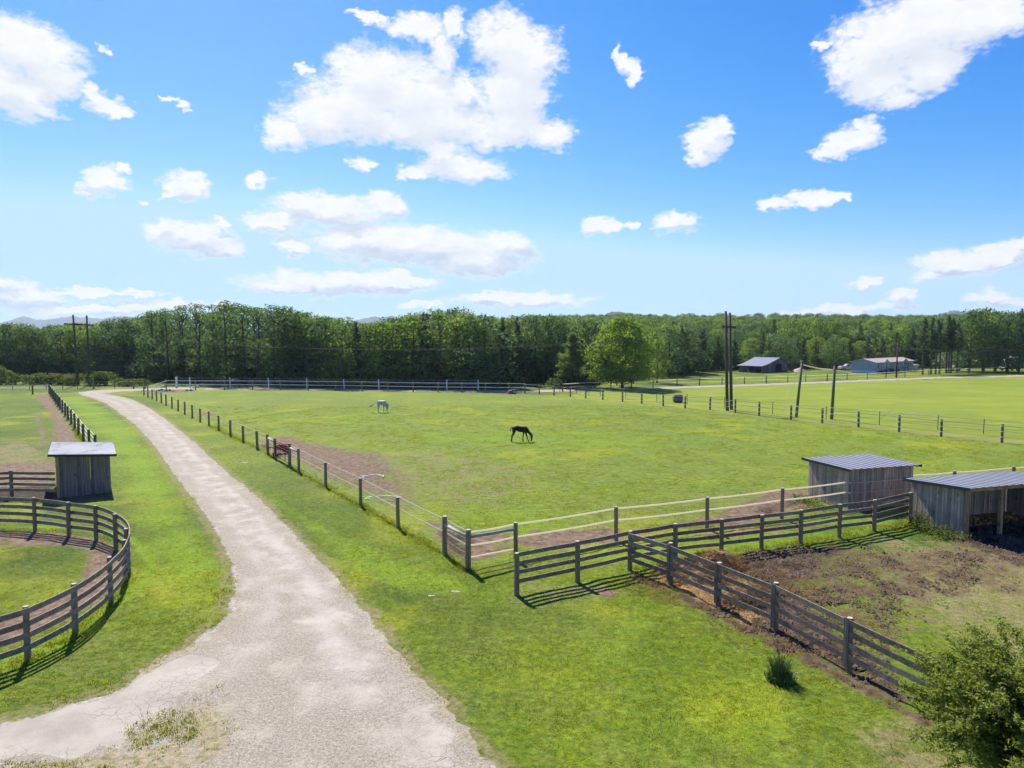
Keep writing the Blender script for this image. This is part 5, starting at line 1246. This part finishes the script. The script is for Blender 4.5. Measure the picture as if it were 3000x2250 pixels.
# ================================================================== vehicles
M['carwhite'] = simple('white_car_paint', (.62, .68, .76), .25, .0, spec=.6); M['carpurple'] = simple('silver_plum_paint', (.38, .33, .42), .25, spec=.6)
def car(label, cat, name, loc, rz, L=4.3, W=1.75, paint='carwhite', cab=None, hood=.92, top=1.42):
    root = empty(name, loc, rz, label, cat)
    side = cab or [(-L/2, .35), (-L/2, .82), (-L/2+.15, .95), (-L*.30, 1.0), (-L*.16, top-.02), (L*.10, top), (L*.26, .98), (L*.46, .86), (L/2, .68), (L/2, .35)]
    mb = MB(); n = len(side); w2 = W/2
    def ins(z): return w2 if z < 1.0 else w2*.80
    vs = [(x, -ins(z), z) for x, z in side]+[(x, ins(z), z) for x, z in side]
    mb.add(vs, [tuple(range(n))[::-1], tuple(range(n, 2*n))]+[(i, (i+1) % n, n+(i+1) % n, n+i) for i in range(n)], .5); body = mb.build('body', M[paint], root)
    top_ = [p for p in side if p[1] > top-.1]; x0, x1 = top_[0][0], top_[-1][0]
    for s_ in (-1, 1):
        mb = MB(); yy = s_*(w2*.9+.012)
        mb.add([(x0-.28, yy+s_*.02, 1.04), (x1+.45, yy+s_*.02, 1.02), (x1, yy-s_*.07, top-.1), (x0+.02, yy-s_*.07, top-.1)], [(0, 1, 2, 3)] if s_ < 0 else [(3, 2, 1, 0)], .5); mb.build('side_window', M['glass'], body)
    mb = MB(); mb.add([(x1+.52, -w2*.76, 1.02), (x1+.52, w2*.76, 1.02), (x1+.03, w2*.7, top-.06), (x1+.03, -w2*.7, top-.06)], [(0, 1, 2, 3)], .5)
    o = mb.build('windscreen', M['glass'], body); o.location = (.015, 0, .015)
    for sx in (-1, 1):
        for s_ in (-1, 1):
            mb = MB(); mb.tube([(sx*L*.31, s_*(w2-.16), .32), (sx*L*.31, s_*(w2+.02), .32)], .32, 18); wh = mb.build('wheel', M['black'], root, smooth=False)
            mb = MB(); mb.tube([(sx*L*.31, s_*(w2+.0), .32), (sx*L*.31, s_*(w2+.03), .32)], .18, 12); mb.build('rim', M['steel'], wh)
    for s_ in (-1, 1):
        mb = MB(); mb.box((L/2-.06, s_*w2*.72, .68), (.1, .3, .14)); mb.build('headlight', M['white'], body)
    return root
cp2 = G(2816, 1088); car('white car parked behind the pines at the right edge', 'car', 'parked_car', (cp2.x, cp2.y+3, 0), R(200), L=3.4, W=1.5, top=1.2, cab=[(-1.7,.3),(-1.7,.75),(-1.6,.85),(-1.05,.9),(-.55,1.2),(.35,1.22),(.9,.88),(1.6,.78),(1.7,.6),(1.7,.3)])
tk = P2(2487, 1086); car('silver pickup truck nosing out behind the left end of the grey house', 'pickup truck', 'pickup_truck', (tk[0]+.9, tk[1]+2, 0), R(178), L=4.4, W=1.7, paint='carpurple', top=1.55,
    cab=[(-2.2,.4),(-2.2,.95),(-.5,.98),(-.45,1.52),(.5,1.55),(1.0,1.08),(2.1,.98),(2.2,.8),(2.2,.4)])
car('dark pickup truck parked in the shade at the far right edge', 'pickup truck', 'pickup_truck', (*P2(2958, 1086), 0), R(185), L=4.2, W=1.7, paint='trim', top=1.45, cab=[(-2.1,.4),(-2.1,.9),(-.5,.92),(-.45,1.42),(.5,1.45),(1.0,1.0),(2.0,.9),(2.1,.75),(2.1,.4)])

# ================================================================== horses
M['coatdark'] = simple('black_brown_coat', (.020, .014, .011), .6, ns=2.5, var=.3, spec=.25)
M['coatwhite'] = simple('grey_white_coat', (.50, .49, .44), .55, ns=2.0, var=.22)
M['hairwhite'] = simple('cream_hair', (.72, .66, .52), .7); M['hairdark'] = simple('black_hair', (.015, .012, .01), .5)
M['hairrust'] = simple('rusty_hair', (.16, .05, .015), .6); M['coatchestnut'] = simple('chestnut_coat', (.11, .05, .032), .5, ns=2)
M['hoof'] = simple('hoof', (.03, .028, .025), .5)
def skin_mesh(name, chains, m, parent, sub=2):
    """one continuous body: each chain is a row of elliptical sections; the chains are fused into one surface and smoothed"""
    allv = []; V = []; F = []
    for ch in chains:
        pts = []
        for v in ch:
            if v[0] == 'j': pts.append(allv[v[1]]) ; continue
            allv.append(v); pts.append(v)
        if isinstance(ch[0][0], str) and len(pts) > 1:
            j = pts[0]; pts = [(j[0]*.5+pts[1][0]*.5, j[1]*.4+pts[1][1]*.6, j[2]*.4+pts[1][2]*.6, pts[1][3]*1.1, (pts[1][4] if len(pts[1]) > 4 else pts[1][3])*.9)]+pts[1:] if ch is not chains[1] else pts
        # finer sections along a smooth path
        P_ = [np.array([p[0], p[1], p[2], p[3], p[4] if len(p) > 4 else p[3]]) for p in pts]; Q = []
        if len(P_) == 2: Q = [P_[0]*(1-t)+P_[1]*t for t in np.linspace(0, 1, 4)]
        else:
            for i in range(len(P_)-1):
                for t in np.linspace(0, 1, 5)[:-1]: Q.append(catmull(P_, i, t))
            Q.append(P_[-1])
        n = 16; base = len(V); Q = [Q[0]-(Q[1]-Q[0])*.6*np.array([1, 1, 1, 0, 0])]+Q+[Q[-1]+(Q[-1]-Q[-2])*.6*np.array([1, 1, 1, 0, 0])]; Q[0][3:] *= .55; Q[-1][3:] *= .6
        for i, q in enumerate(Q):
            d = Vector(Q[min(i+1, len(Q)-1)][:3]-Q[max(i-1, 0)][:3]).normalized(); sd_ = Vector((0, 1, 0)); sd_ = (sd_-d*sd_.dot(d)).normalized(); u_ = sd_.cross(d)
            for k in range(n): a_ = 2*math.pi*k/n; V.append(Vector(q[:3])+u_*math.cos(a_)*q[3]+sd_*math.sin(a_)*q[4])
        for i in range(len(Q)-1):
            for k in range(n): k2 = (k+1) % n; F.append((base+i*n+k, base+i*n+k2, base+(i+1)*n+k2, base+(i+1)*n+k))
        F.append(tuple(base+k for k in range(n))[::-1]); F.append(tuple(base+(len(Q)-1)*n+k for k in range(n)))
    me = bpy.data.meshes.new(name); me.from_pydata([tuple(v) for v in V], [], F); me.materials.append(m); o = bpy.data.objects.new(name, me); link(o, parent)
    r_ = o.modifiers.new('fuse', 'REMESH'); r_.mode = 'VOXEL'; r_.voxel_size = .014; r_.use_smooth_shade = True
    s_ = o.modifiers.new('smooth', 'SMOOTH'); s_.iterations = 6; s_.factor = .5
    return o
def eye_ears(root, head, poll, m):
    for s_ in (-1, 1):
        mb = MB(); p = Vector(poll)+Vector((0, s_*.06, .02)); mb.tube([p, p+Vector((.05, s_*.02, .06)), p+Vector((.10, s_*.03, .09))], [.028, .03, .004], 6); mb.build('ear', m, root, smooth=True)
        mb = MB(); p = Vector(head)+Vector((0, s_*.075, 0)); mb.tube([p-Vector((0, .012, 0)), p+Vector((0, .012, 0))], .018, 8); mb.build('eye', M['black'], root)
def hair_strip(name, pts, wd, ln, m, root, n=90, seed=1, dirv=(0, 0, -1)):
    r = random.Random(seed); mb = MB()
    for k in range(n):
        t = k/n*(len(pts)-1); i = int(t); f = t-i; p = Vector(pts[i]).lerp(Vector(pts[min(i+1, len(pts)-1)]), f)+Vector((r.uniform(-.02, .02), r.uniform(-wd, wd), r.uniform(-.02, .02)))
        q = p+Vector(dirv)*ln*r.uniform(.5, 1)+Vector((r.uniform(-.06, .06), r.uniform(-.05, .05), 0)); mb.beam(p, q, .012, .012)
    return mb.build(name, m, root)
def horse_dark(root, coat, hair, tailm):
    c = lambda X, Y: ((X-1070)/825, (1350-Y)/825)
    def V_(X, Y, r, y=0, ry=None): x, z = c(X, Y); return (x, y, z, (r*1.0+4)/825, (ry or r)/825*.98)
    sp = [V_(600,500,135), V_(480,470,80), V_(760,480,165,0,150), V_(960,540,190,0,170), V_(1150,560,195,0,175), V_(1290,540,175,0,150), V_(1400,590,130,0,110), V_(1490,700,98,0,75), V_(1590,820,76,0,58), V_(1670,920,68,0,55), V_(1712,1010,80,0,52), V_(1722,1120,60,0,45), V_(1718,1230,44,0,38), V_(1712,1300,42,0,36)]
    chains = [[sp[0], sp[1]], [('j', 0)]+sp[2:]]
    def leg(j, pts, y):
        L = [V_(X, Y, r, y*(.7 if k == 0 else 1)) for k, (X, Y, r) in enumerate(pts)]; n = len(L); dz = L[-1][2]-.012
        return [('j', j)]+[(a[0], a[1], a[2]-dz*max(0, (k-n+4)/3), *a[3:]) for k, a in enumerate(L)]
    hind = [(570,640,112),(560,760,70),(510,880,46),(455,975,38),(430,1120,27),(418,1250,30),(405,1325,34),(440,1345,26)]
    chains.append(leg(0, hind, .13)); chains.append(leg(0, [(x+28, z-6, r) for x, z, r in hind], -.13))
    chains.append(leg(5, [(1215,720,80),(1195,850,46),(1180,960,36),(1160,1110,25),(1150,1230,30),(1175,1310,32),(1200,1335,26)], .11))
    chains.append(leg(5, [(1330,730,85),(1375,860,52),(1405,970,40),(1455,1120,27),(1490,1240,30),(1525,1310,32),(1555,1335,26)], -.11))
    skin_mesh('body', chains, coat, root)
    h3 = lambda X, Y, y=0: (*[c(X, Y)[0]], y, c(X, Y)[1])
    eye_ears(root, h3(1735, 1040), h3(1650, 880), coat)
    hair_strip('mane', [h3(1330, 430), h3(1480, 590), h3(1600, 740), h3(1680, 870)], .03, .12, hair, root, 110, 3, (.5, 0, -.5))
    mb = MB(); r = random.Random(4)
    for k in range(70):
        y = r.uniform(-.05, .05); mb.tube([h3(470, 400, y*.3), h3(405+r.uniform(-15, 15), 440, y), h3(375+r.uniform(-22, 22), 540+r.uniform(-20, 20), y)], [.02, .014, .008], 4, mi=0)
        mb.tube([h3(375+r.uniform(-20, 25), 530, y), h3(350+r.uniform(-35, 35), 640+r.uniform(-30, 20), y*1.3)], [.01, .004], 3, mi=1)
    mb.build('tail', [hair, tailm], root)
hd = G(1528, 1293.5)
hr = empty('horse', (hd.x, hd.y, 0), 0, 'black-brown young horse grazing alone in the middle of the pasture', 'horse')
horse_dark(hr, M['coatdark'], M['hairdark'], M['hairrust'])
def horse_white(root, coat, hair):
    S_ = 585.0; c = lambda X, Y: ((X-1400)/S_, (1045-Y)/S_)
    def V_(X, Y, r, y=0, ry=None): x, z = c(X, Y); return (x, y, z, (r*1.04+3)/S_, (ry or r)/S_*1.0)
    sp = [V_(1130,430,118,0,105), V_(1060,390,60), V_(1230,425,122,0,112), V_(1330,445,135,0,122), V_(1430,440,138,0,122), V_(1520,430,122,-.02,100), V_(1595,470,96,-.05,75), V_(1660,540,74,-.08,52), V_(1715,620,56,-.12,42), V_(1735,690,52,-.14,38), V_(1718,760,52,-.16,36), V_(1680,830,40,-.18,30), V_(1632,890,30,-.20,26), V_(1610,915,28,-.21,24)]
    chains = [[sp[0], sp[1]], [('j', 0)]+sp[2:]]
    def leg(j, pts, y):
        L = [V_(X, Y, r, y*(.7 if k == 0 else 1)) for k, (X, Y, r) in enumerate(pts)]; n = len(L); dz = L[-1][2]-.012
        return [('j', j)]+[(a[0], a[1], a[2]-dz*max(0, (k-n+4)/3), *a[3:]) for k, a in enumerate(L)]
    chains.append(leg(0, [(1095,560,78),(1090,660,50),(1072,760,34),(1075,830,30),(1088,920,20),(1095,985,23),(1085,1030,25)], .13))
    chains.append(leg(0, [(1150,570,80),(1160,680,50),(1128,790,33),(1120,850,28),(1125,930,20),(1132,1000,23),(1150,1038,25)], -.13))
    chains.append(leg(5, [(1440,590,58),(1438,690,34),(1434,780,26),(1425,880,18),(1418,950,22),(1412,1010,23)], .11))
    chains.append(leg(5, [(1575,590,62),(1620,690,38),(1655,780,28),(1690,880,19),(1715,950,22),(1738,1005,23)], -.12))
    skin_mesh('body', chains, coat, root)
    h3 = lambda X, Y, y=0: (c(X, Y)[0], y, c(X, Y)[1])
    eye_ears(root, h3(1738, 740, -.16), h3(1735, 640, -.13), coat)
    hair_strip('mane', [h3(1540, 320), h3(1640, 400, -.05), h3(1730, 510, -.1), h3(1770, 620, -.13)], .04, .14, hair, root, 160, 5, (.35, -.3, -.5))
    mb = MB(); r = random.Random(6)
    for k in range(170):
        y = r.uniform(-.06, .06); sx = r.uniform(-55, 55); mb.tube([h3(1050, 340, y*.3), h3(930, 405, y*.5), h3(830, 495, y), h3(700+r.uniform(-30, 30), 590+r.uniform(-30, 30), y*1.5), h3(590+sx, 690+r.uniform(-60, 50), y*2)], [.022, .02, .016, .012, .004], 4)
    mb.build('tail', hair, root)
hw_ = G(1122, 1208)
hr2 = empty('horse', (hw_.x, hw_.y, 0), R(-4), 'white horse with its cream tail swung out, grazing towards the far fence', 'horse')
horse_white(hr2, M['coatwhite'], M['hairwhite'])
for px, rz, s_, lb in ((634, 172, .98, 'left of two chestnut horses standing in the shade behind the far white tapes'), (676, 176, 1.02, 'right of two chestnut horses standing in the shade behind the far white tapes')):
    p = G(px, 1134.8); q = empty('horse', (p.x, p.y+1.5, 0), R(rz), lb, 'horse'); q.scale = (s_,)*3; horse_dark(q, M['coatchestnut'], M['hairdark'], M['hairdark'])

# ================================================================== hay, straw, ropes, debris
def straw_stuff(mb, cx, cy, rx, ry, hfun, n, ln=.28, r=None, wdt=.010):
    r = r or rnd
    for k in range(n):
        a = r.uniform(0, 6.28); t = math.sqrt(r.random()); x = cx+rx*t*math.cos(a); y = cy+ry*t*math.sin(a); z = hfun(t)+r.uniform(0, .04)
        b = r.uniform(0, 6.28); l = ln*r.uniform(.3, 1); e = r.uniform(-.35, .7)
        mb.beam((x, y, z), (x+l*math.cos(b), y+l*math.sin(b), z+l*e*.6), wdt, wdt*.6)
def hay_pile(px, py, rx, ry, h, n, label, seed, m='strawblade'):
    p = G(px, py); o = heap('hay_pile', label, 'hay', (p.x, p.y, 0), rx, ry, h, M['haymat'], seed, 30, .5)
    mb = MB(); straw_stuff(mb, 0, 0, rx*1.15, ry*1.15, lambda t: h*max(0, 1-t**1.3)*.92, n, .3, random.Random(seed)); mb.build('loose_stalks', M[m], o); return o
mh, nh, oh = mat('hay'); ph = nh.new('ShaderNodeTexCoord').outputs['Object']
hn = nh.noise(nh.scale(ph, (3, 9, 9)), 2.2, 6, .75); hcol = nh.mix(nh.ramp(hn, .36, .64), (.075, .045, .020), (.50, .33, .14)); principled(nh, oh, hcol, .95, bump=hn, bstr=1, bdist=.08, spec=.1); M['haymat'] = mh
hay_pile(2095, 1660, 1.05, .8, .62, 1500, 'torn round hay bale spilling open at the corner of the two board fences', 71)
hay_pile(2050, 1700, 1.1, .5, .28, 700, 'low spread of golden hay behind the second and third bays of the slanting fence', 72)
hay_pile(2000, 1672, .8, .45, .25, 450, 'small golden tuft of hay nearest the fence corner', 73)
hay_pile(2190, 1765, .8, .55, .42, 800, 'mound of rotted grey-brown hay behind the slanting fence below the torn bale', 74)
hay_pile(2235, 1735, .9, .4, .16, 600, 'thin straw litter spreading right of the torn bale', 75)
# loose strands on the paddock floor
mb = MB(); r_ = random.Random(8)
for px, py, rx, ry, n in ((2110, 1720, 3.2, 2.0, 2600), (2350, 1850, 2.6, 1.6, 900), (2560, 1680, 5, 2, 700), (2250, 1545, 6, .5, 900)):
    p = G(px, py); straw_stuff(mb, p.x, p.y, rx, ry, lambda t: .03, n, .22, r_, .008)
tag(mb.build('scattered_straw', M['strawblade']), 'loose straw scattered over the muddy paddock floor', 'straw', kind='stuff')
# weathered round bale in the hayfield and rubble on the far side
p = G(1988, 1180); mb = MB(); mb.tube([(-.55, 0, .5), (-.4, 0, .5), (.4, 0, .5), (.55, 0, .5)], [.42, .5, .5, .42], 20); b_ = mb.build('round_bale', M['rock'], smooth=True, loc=(p.x, p.y+.4, 0)); tag(b_, 'grey weathered round bale in the hayfield beyond the dark posts', 'hay bale')
b_.data.materials[0] = M['baleold'] = simple('old_hay', (.15, .13, .11), .95, ns=8, var=.4); mb = MB(); straw_stuff(mb, 0, 0, .6, .55, lambda t: .5+.4*(1-t), 240, .25, random.Random(3)); mb.build('loose_stalks', M['baleold'], b_)
heap('log_heap', 'dark heap of logs by the far fence of the pasture', 'log heap', GP(1497, 1154), .75, .5, .5, M['bark'], 9, 20, .6)
p0 = Vector(GP(1497, 1154))
for k in range(5): a = Vector((rnd.uniform(-.9, .5), rnd.uniform(-.3, .3), .12+.12*k)); tag(plank(p0+a, p0+a+Vector((rnd.uniform(.5, 1), rnd.uniform(-.2, .3), rnd.uniform(-.1, .2))), 'grey log lying on the dark heap by the far fence', .16), group='logs on the heap by the far fence')
for i, (px, py, s_) in enumerate(((466, 1146, .5), (474, 1145, .6), (486, 1146.5, .7), (497, 1146, .6), (508, 1147, .4), (548, 1145.5, .5), (560, 1145, .5))):
    heap('rubble', 'grey lump of rubble by the far left corner of the pasture', 'rubble', GP(px, py), s_, s_*.7, s_*.6, M['rock'], 20+i, 12, .5)['group'] = 'rubble at the far left corner of the pasture'
def rope_loop(px, py, rx, ry, n, label, seed, h=.04):
    r = random.Random(seed); p = Vector(GP(px, py)); pts = []
    for k in range(n): a = k/n*6.28*1.6; pts.append((rx*math.cos(a)*(1-.25*k/n)+r.uniform(-.06, .06), ry*math.sin(a)*(1-.25*k/n)+r.uniform(-.06, .06), .05+r.uniform(0, h)))
    mb = MB(); mb.tube(pts, .02, 6); tag(mb.build('rope', M['rope'], smooth=True, loc=p), label, 'rope')
rope_loop(1094, 1400, .65, .55, 26, 'tangled white rope lying on the bare soil of the pasture', 1, .06)
rope_loop(1122, 1463, .95, .5, 30, 'white rope loop lying near the roadside fence of the pasture', 2)
# gravel spill on the lawn right of the driveway
for i, (px, py, rx, ry) in enumerate(((712, 1356, .7, .28), (1333, 1733, .25, .12), (1265, 1745, .2, .1), (2340, 2110, .16, .12))):
    heap('stone_patch', ['pale gravel spill on the lawn left of the red gate', 'small pale bare spot in the lawn below the log corner', 'pale bare spot in the lawn beside the driveway below the log corner', 'small pale bare spot in the lawn below the rushes', 'pale bare spot at the bottom edge of the lawn'][i], 'gravel', GP(px, py, .012), rx, ry, .02, M['soil'], 40+i, 16, .6)

# ================================================================== big bush, rushes, weeds
rng = np.random.default_rng(99)
bc_ = G(3025, 2330); bush = empty('large_bush', (bc_.x, bc_.y, 0), 0, 'large loose leafy bush with arching shoots in the bottom right corner', 'bush')
cs, ns, lv = [], [], []; mb = MB()
for k in range(230):
    a = rng.uniform(0, 6.28); rr2 = math.sqrt(rng.random()); R_ = rr2*2.25; hh = (2.98-.27*R_*R_)*rng.uniform(.62, 1.06)
    if k < 14: hh *= 1.12
    q = [np.array([.25*math.cos(a)*rr2, .25*math.sin(a)*rr2, 0])]
    for t in (.35, .7, 1.0):
        q.append(np.array([R_*math.cos(a)*t**1.1, R_*math.sin(a)*t**1.1, hh*math.sin(t*1.45)/math.sin(1.45)])+rng.normal(size=3)*.07)
    q[3][2] -= .12*rr2
    mb.tube([tuple(v) for v in q], [.028, .018, .011, .005], 5, cap=False)
    for s in range(34):
        t = rng.uniform(.25, 1.0)*3; i = min(int(t), 2); f = t-i; p = q[i]*(1-f)+q[i+1]*f
        l = rng.uniform(.12, .42)*(1.15-t/3*.5); d_ = rng.normal(size=3); d_[2] = abs(d_[2])*.6+.1; d_ /= np.linalg.norm(d_); e = p+d_*l
        n_ = int(rng.integers(13, 22)); u = rng.random(n_)[:, None]; cs.append(p+(e-p)*u+rng.normal(size=(n_, 3))*.028); ns.append(rng.normal(size=(n_, 3))*.8+np.array([0, 0, .9])); lv.append(np.clip(rng.uniform(.1, .9)+rng.normal(size=n_)*.2, 0, 1))
cs = np.vstack(cs); V, F = leaf_quads(cs, np.vstack(ns), .033, rng, .42)
link(bpy.data.objects.new('foliage', np_mesh('foliage', V, F, [M['bushleaf']], face_attrs={'lv': np.concatenate(lv)})), bush)
mb.build('stems', M['bark'], bush, smooth=True)
def blades(mb_, cx, cy, n, h, sp, lean, w_=.012, z=0, r=rnd):
    for k in range(n):
        a = r.uniform(0, 6.28); q = sp*math.sqrt(r.random()); x, y = cx+q*math.cos(a), cy+q*math.sin(a); hh = h*r.uniform(.5, 1.1); l = lean*r.uniform(.2, 1)*hh
        dx_, dy_ = math.cos(a)*l, math.sin(a)*l; b = r.uniform(0, 6.28); wx, wy = math.cos(b)*w_, math.sin(b)*w_
        mb_.add([(x-wx, y-wy, z), (x+wx, y+wy, z), (x+dx_*.4+wx*.7, y+dy_*.4+wy*.7, z+hh*.6), (x+dx_*.4-wx*.7, y+dy_*.4-wy*.7, z+hh*.6), (x+dx_, y+dy_, z+hh*(1-.3*l/hh if hh else 1))], [(0, 1, 2, 3), (3, 2, 4)])
M['rush'] = simple('rush_green', (.15, .23, .06), .6, ns=3, var=.4)
p = G(2285, 1995); mb = MB(); blades(mb, 0, 0, 420, .72, .15, .5, .006); ru = mb.build('rush_clump', M['rush'], loc=(p.x, p.y, 0)); tag(ru, 'dark green clump of tall rushes standing alone on the lawn', 'rushes')
mb = MB(); blades(mb, 0, 0, 260, .32, .3, .9, .012); mb.build('basal_leaves', M['rush'], ru)
mb = MB()
for k in range(7): a = rnd.uniform(0, 6.28); l = rnd.uniform(.15, .4); h_ = rnd.uniform(.9, 1.35); e = (l*math.cos(a), l*math.sin(a), h_); mb.tube([(0, 0, .2), (l*.3*math.cos(a), l*.3*math.sin(a), h_*.6), e], [.006, .005, .003], 4); mb.tube([(e[0], e[1], e[2]-.12), e], [.018, .004], 5)
mb.build('seed_stalks', M['barkpine'], ru)
# weeds at the shelter corners
def weed(px, py, n, h, sp, label, group=None, m='shrubleaf'):
    p = G(px, py); r = np.random.default_rng(int(px*7+py)); c_ = np.column_stack([r.normal(size=n)*sp, r.normal(size=n)*sp*.5, r.random(n)**1.3*h]); V, F = leaf_quads(c_, r.normal(size=(n, 3))*.7+np.array([0, 0, 1]), .05, r, .6)
    o = link(bpy.data.objects.new('weed_clump', np_mesh('weed_clump', V, F, [M[m]], face_attrs={'lv': np.clip(.6+r.normal(size=n)*.25, 0, 1)}))); o.location = (p.x, p.y, 0); tag(o, label, 'weeds', group)
weed(2690, 1545, 420, .65, .28, 'leafy dark green weeds at the back corner of the open shelter')
weed(2735, 1562, 380, .38, .38, 'pale leafy weeds along the side wall of the open shelter')
weed(2785, 1578, 420, .30, .42, 'bright green low weeds near the front corner of the open shelter')
weed(2362, 1470, 360, .36, .40, 'bright weeds at the left corner of the closed shed')
weed(2395, 1490, 300, .24, .45, 'low weeds along the left wall of the closed shed')

def clods(n, seed):
    r = np.random.default_rng(seed); X_ = r.uniform(2, 24, n*6); Y_ = r.uniform(14, 32, n*6); mk_ = masks(X_, Y_); f = np.maximum(mk_['mud'], .3*mk_['dirt'])
    k = r.random(n*6) < sst(f, .35, 1)*.9*sst(fbm(X_*1.3, Y_*1.3, 2, 5), .35, .6); X_, Y_ = X_[k][:n], Y_[k][:n]; n = len(X_)
    base = np.array([[1,0,0],[0,1,0],[-1,0,0],[0,-1,0],[0,0,1.0]]); Fb = np.array([[0,1,4],[1,2,4],[2,3,4],[3,0,4]])
    s_ = r.gamma(2.0, .0095, n)+.008; V = base[None]*s_[:, None, None]*r.uniform(.6, 1.35, (n, 5, 3)); a = r.uniform(0, 6.28, n); ca, sa = np.cos(a), np.sin(a)
    Vx = V[..., 0]*ca[:, None]-V[..., 1]*sa[:, None]+X_[:, None]; Vy = V[..., 0]*sa[:, None]+V[..., 1]*ca[:, None]+Y_[:, None]
    F = (Fb[None]+np.arange(n)[:, None, None]*5).reshape(-1, 3); return np_mesh('mud_clods', np.stack([Vx, Vy, V[..., 2]+.01], -1).reshape(-1, 3), F, [M['clod']])
M['clod'] = simple('mud_clod', (.125, .082, .048), .95, ns=3, var=.5)
tag(link(bpy.data.objects.new('mud_clods', clods(60000, 12))), 'churned clods of dark mud on the paddock floor', 'mud', kind='stuff')

# ================================================================== grass tufts
def in_fields(x, y):
    mk_ = masks(x, y); r, ring = pen_fields(x, y)
    bare = np.maximum.reduce([mk_['dirt']*.9, mk_['mud']*.95, mk_['straw'], sst(mk_['drive_sd'], -.15, .15)*1.0]); return bare, mk_
def tuft_field(name, label, n, ymin, ymax, h, w_, blades_n, seed, dens_fn=None, m='grassblade', px0=-40, px1=3040, anywhere=False):
    r = np.random.default_rng(seed)
    # uniform on the ground between two distances, inside the visible wedge and a margin around it
    y = np.sqrt(r.uniform(ymin**2, ymax**2, n)); x = y*r.uniform((px0-1500)/2000-.06, (px1-1500)/2000+.06, n)
    bare, mk_ = in_fields(x, y); nz = fbm(x*.9, y*.9, 3, seed); nz2 = fbm(x*3.1, y*3.1, 2, seed+4)
    keep = (anywhere | (r.random(n) > bare*1.12)) & (r.random(n) < .35+1.3*sst(nz2, .35, .6))
    if dens_fn is not None: keep &= r.random(n) < dens_fn(x, y, mk_, nz)
    x, y = x[keep], y[keep]; n = len(x); zg = np.zeros(n)
    rel = (fbm(x/2.2, y/2.2, 3, 3)-.5)*.10+(fbm(x*1.6, y*1.6, 2, 9)-.5)*.05
    zg = rel*(1-sst(np.hypot(x, y), 50, 90))-.012
    k = blades_n; X_ = np.repeat(x, k); Y_ = np.repeat(y, k); Z_ = np.repeat(zg, k); hs = np.repeat(r.uniform(.55, 1.25, n)*(.75+.6*nz[keep]), k)
    a = r.uniform(0, 6.28, n*k); sp = np.abs(r.normal(size=n*k))*w_*1.4; bx = X_+np.cos(a)*sp; by = Y_+np.sin(a)*sp; hh = h*hs*r.uniform(.5, 1.2, n*k)
    b = r.uniform(0, 6.28, n*k); ln = hh*r.uniform(.2, 1.1, n*k); ww = w_*.16*r.uniform(.7, 1.3, n*k)
    V = np.stack([np.stack([bx-np.sin(b)*ww, by+np.cos(b)*ww, Z_], -1), np.stack([bx+np.sin(b)*ww, by-np.cos(b)*ww, Z_], -1), np.stack([bx+np.cos(b)*ln, by+np.sin(b)*ln, Z_+hh], -1)], 1).reshape(-1, 3)
    F = np.arange(3*n*k).reshape(-1, 3); lv = np.repeat(np.clip(.15+.85*fbm(x*.4, y*.4, 3, 77)+r.normal(size=n)*.16, 0, 1), k)
    o = link(bpy.data.objects.new(name, np_mesh(name, V, F, [M[m]], face_attrs={'lv': lv}))); return tag(o, label, 'grass', kind='stuff')
tuft_field('lawn_grass', 'short green lawn grass in front of and beside the fences', 190000, 12.5, 46, .05, .05, 7, 201, lambda x, y, k, nz: (1-.55*k['dry'])*(1-sst(np.hypot(x, y), 19, 46)))
tuft_field('pasture_grass', 'clumpy mown grass over the pasture', 150000, 25, 80, .05, .09, 9, 202, lambda x, y, k, nz: k['pasture']*sst(nz, .3, .62))
def near_line(pts_list, wd):
    def f(x, y, k, nz):
        d = np.full(x.shape, 9.0)
        for L in pts_list: d = np.minimum(d, pdist(x, y, L))
        return np.clip(1.2-d/wd, 0, 1)
    return f
def weedy(x, y, k, nz):
    return sst(sdist(x, y, WEED), -.6, .4)*(sst(nz, .56, .66)*.22+.012)
pen_line = pen
tuft_field('fence_grass', 'long uncut grass growing along the fence lines', 260000, 13, 62, .13, .07, 7, 203, near_line([pen_line, rs1, rs2, lp, mainp[2:]], .38))

tuft_field('drive_weeds', 'sparse weeds growing through the worn lower left of the driveway', 90000, 12, 20, .05, .05, 7, 204, weedy, px1=900, anywhere=True)

# ================================================================== haze
hz_m = bpy.data.materials.new('haze'); hz_m.use_nodes = True; nt = hz_m.node_tree; nt.nodes.clear()
pv = nt.nodes.new('ShaderNodeVolumePrincipled'); pv.inputs['Color'].default_value = (.62, .76, .95, 1); pv.inputs['Density'].default_value = .00010; pv.inputs['Anisotropy'].default_value = .2
oo = nt.nodes.new('ShaderNodeOutputMaterial'); nt.links.new(pv.outputs[0], oo.inputs['Volume'])
mb = MB(); mb.box((0, 0, 88.5), (16400, 16400, 181)); hz_o = mb.build('haze', hz_m); hz_o['kind'] = 'stuff'; tag(hz_o, 'thin pale blue summer haze over the fields and hills', 'haze')
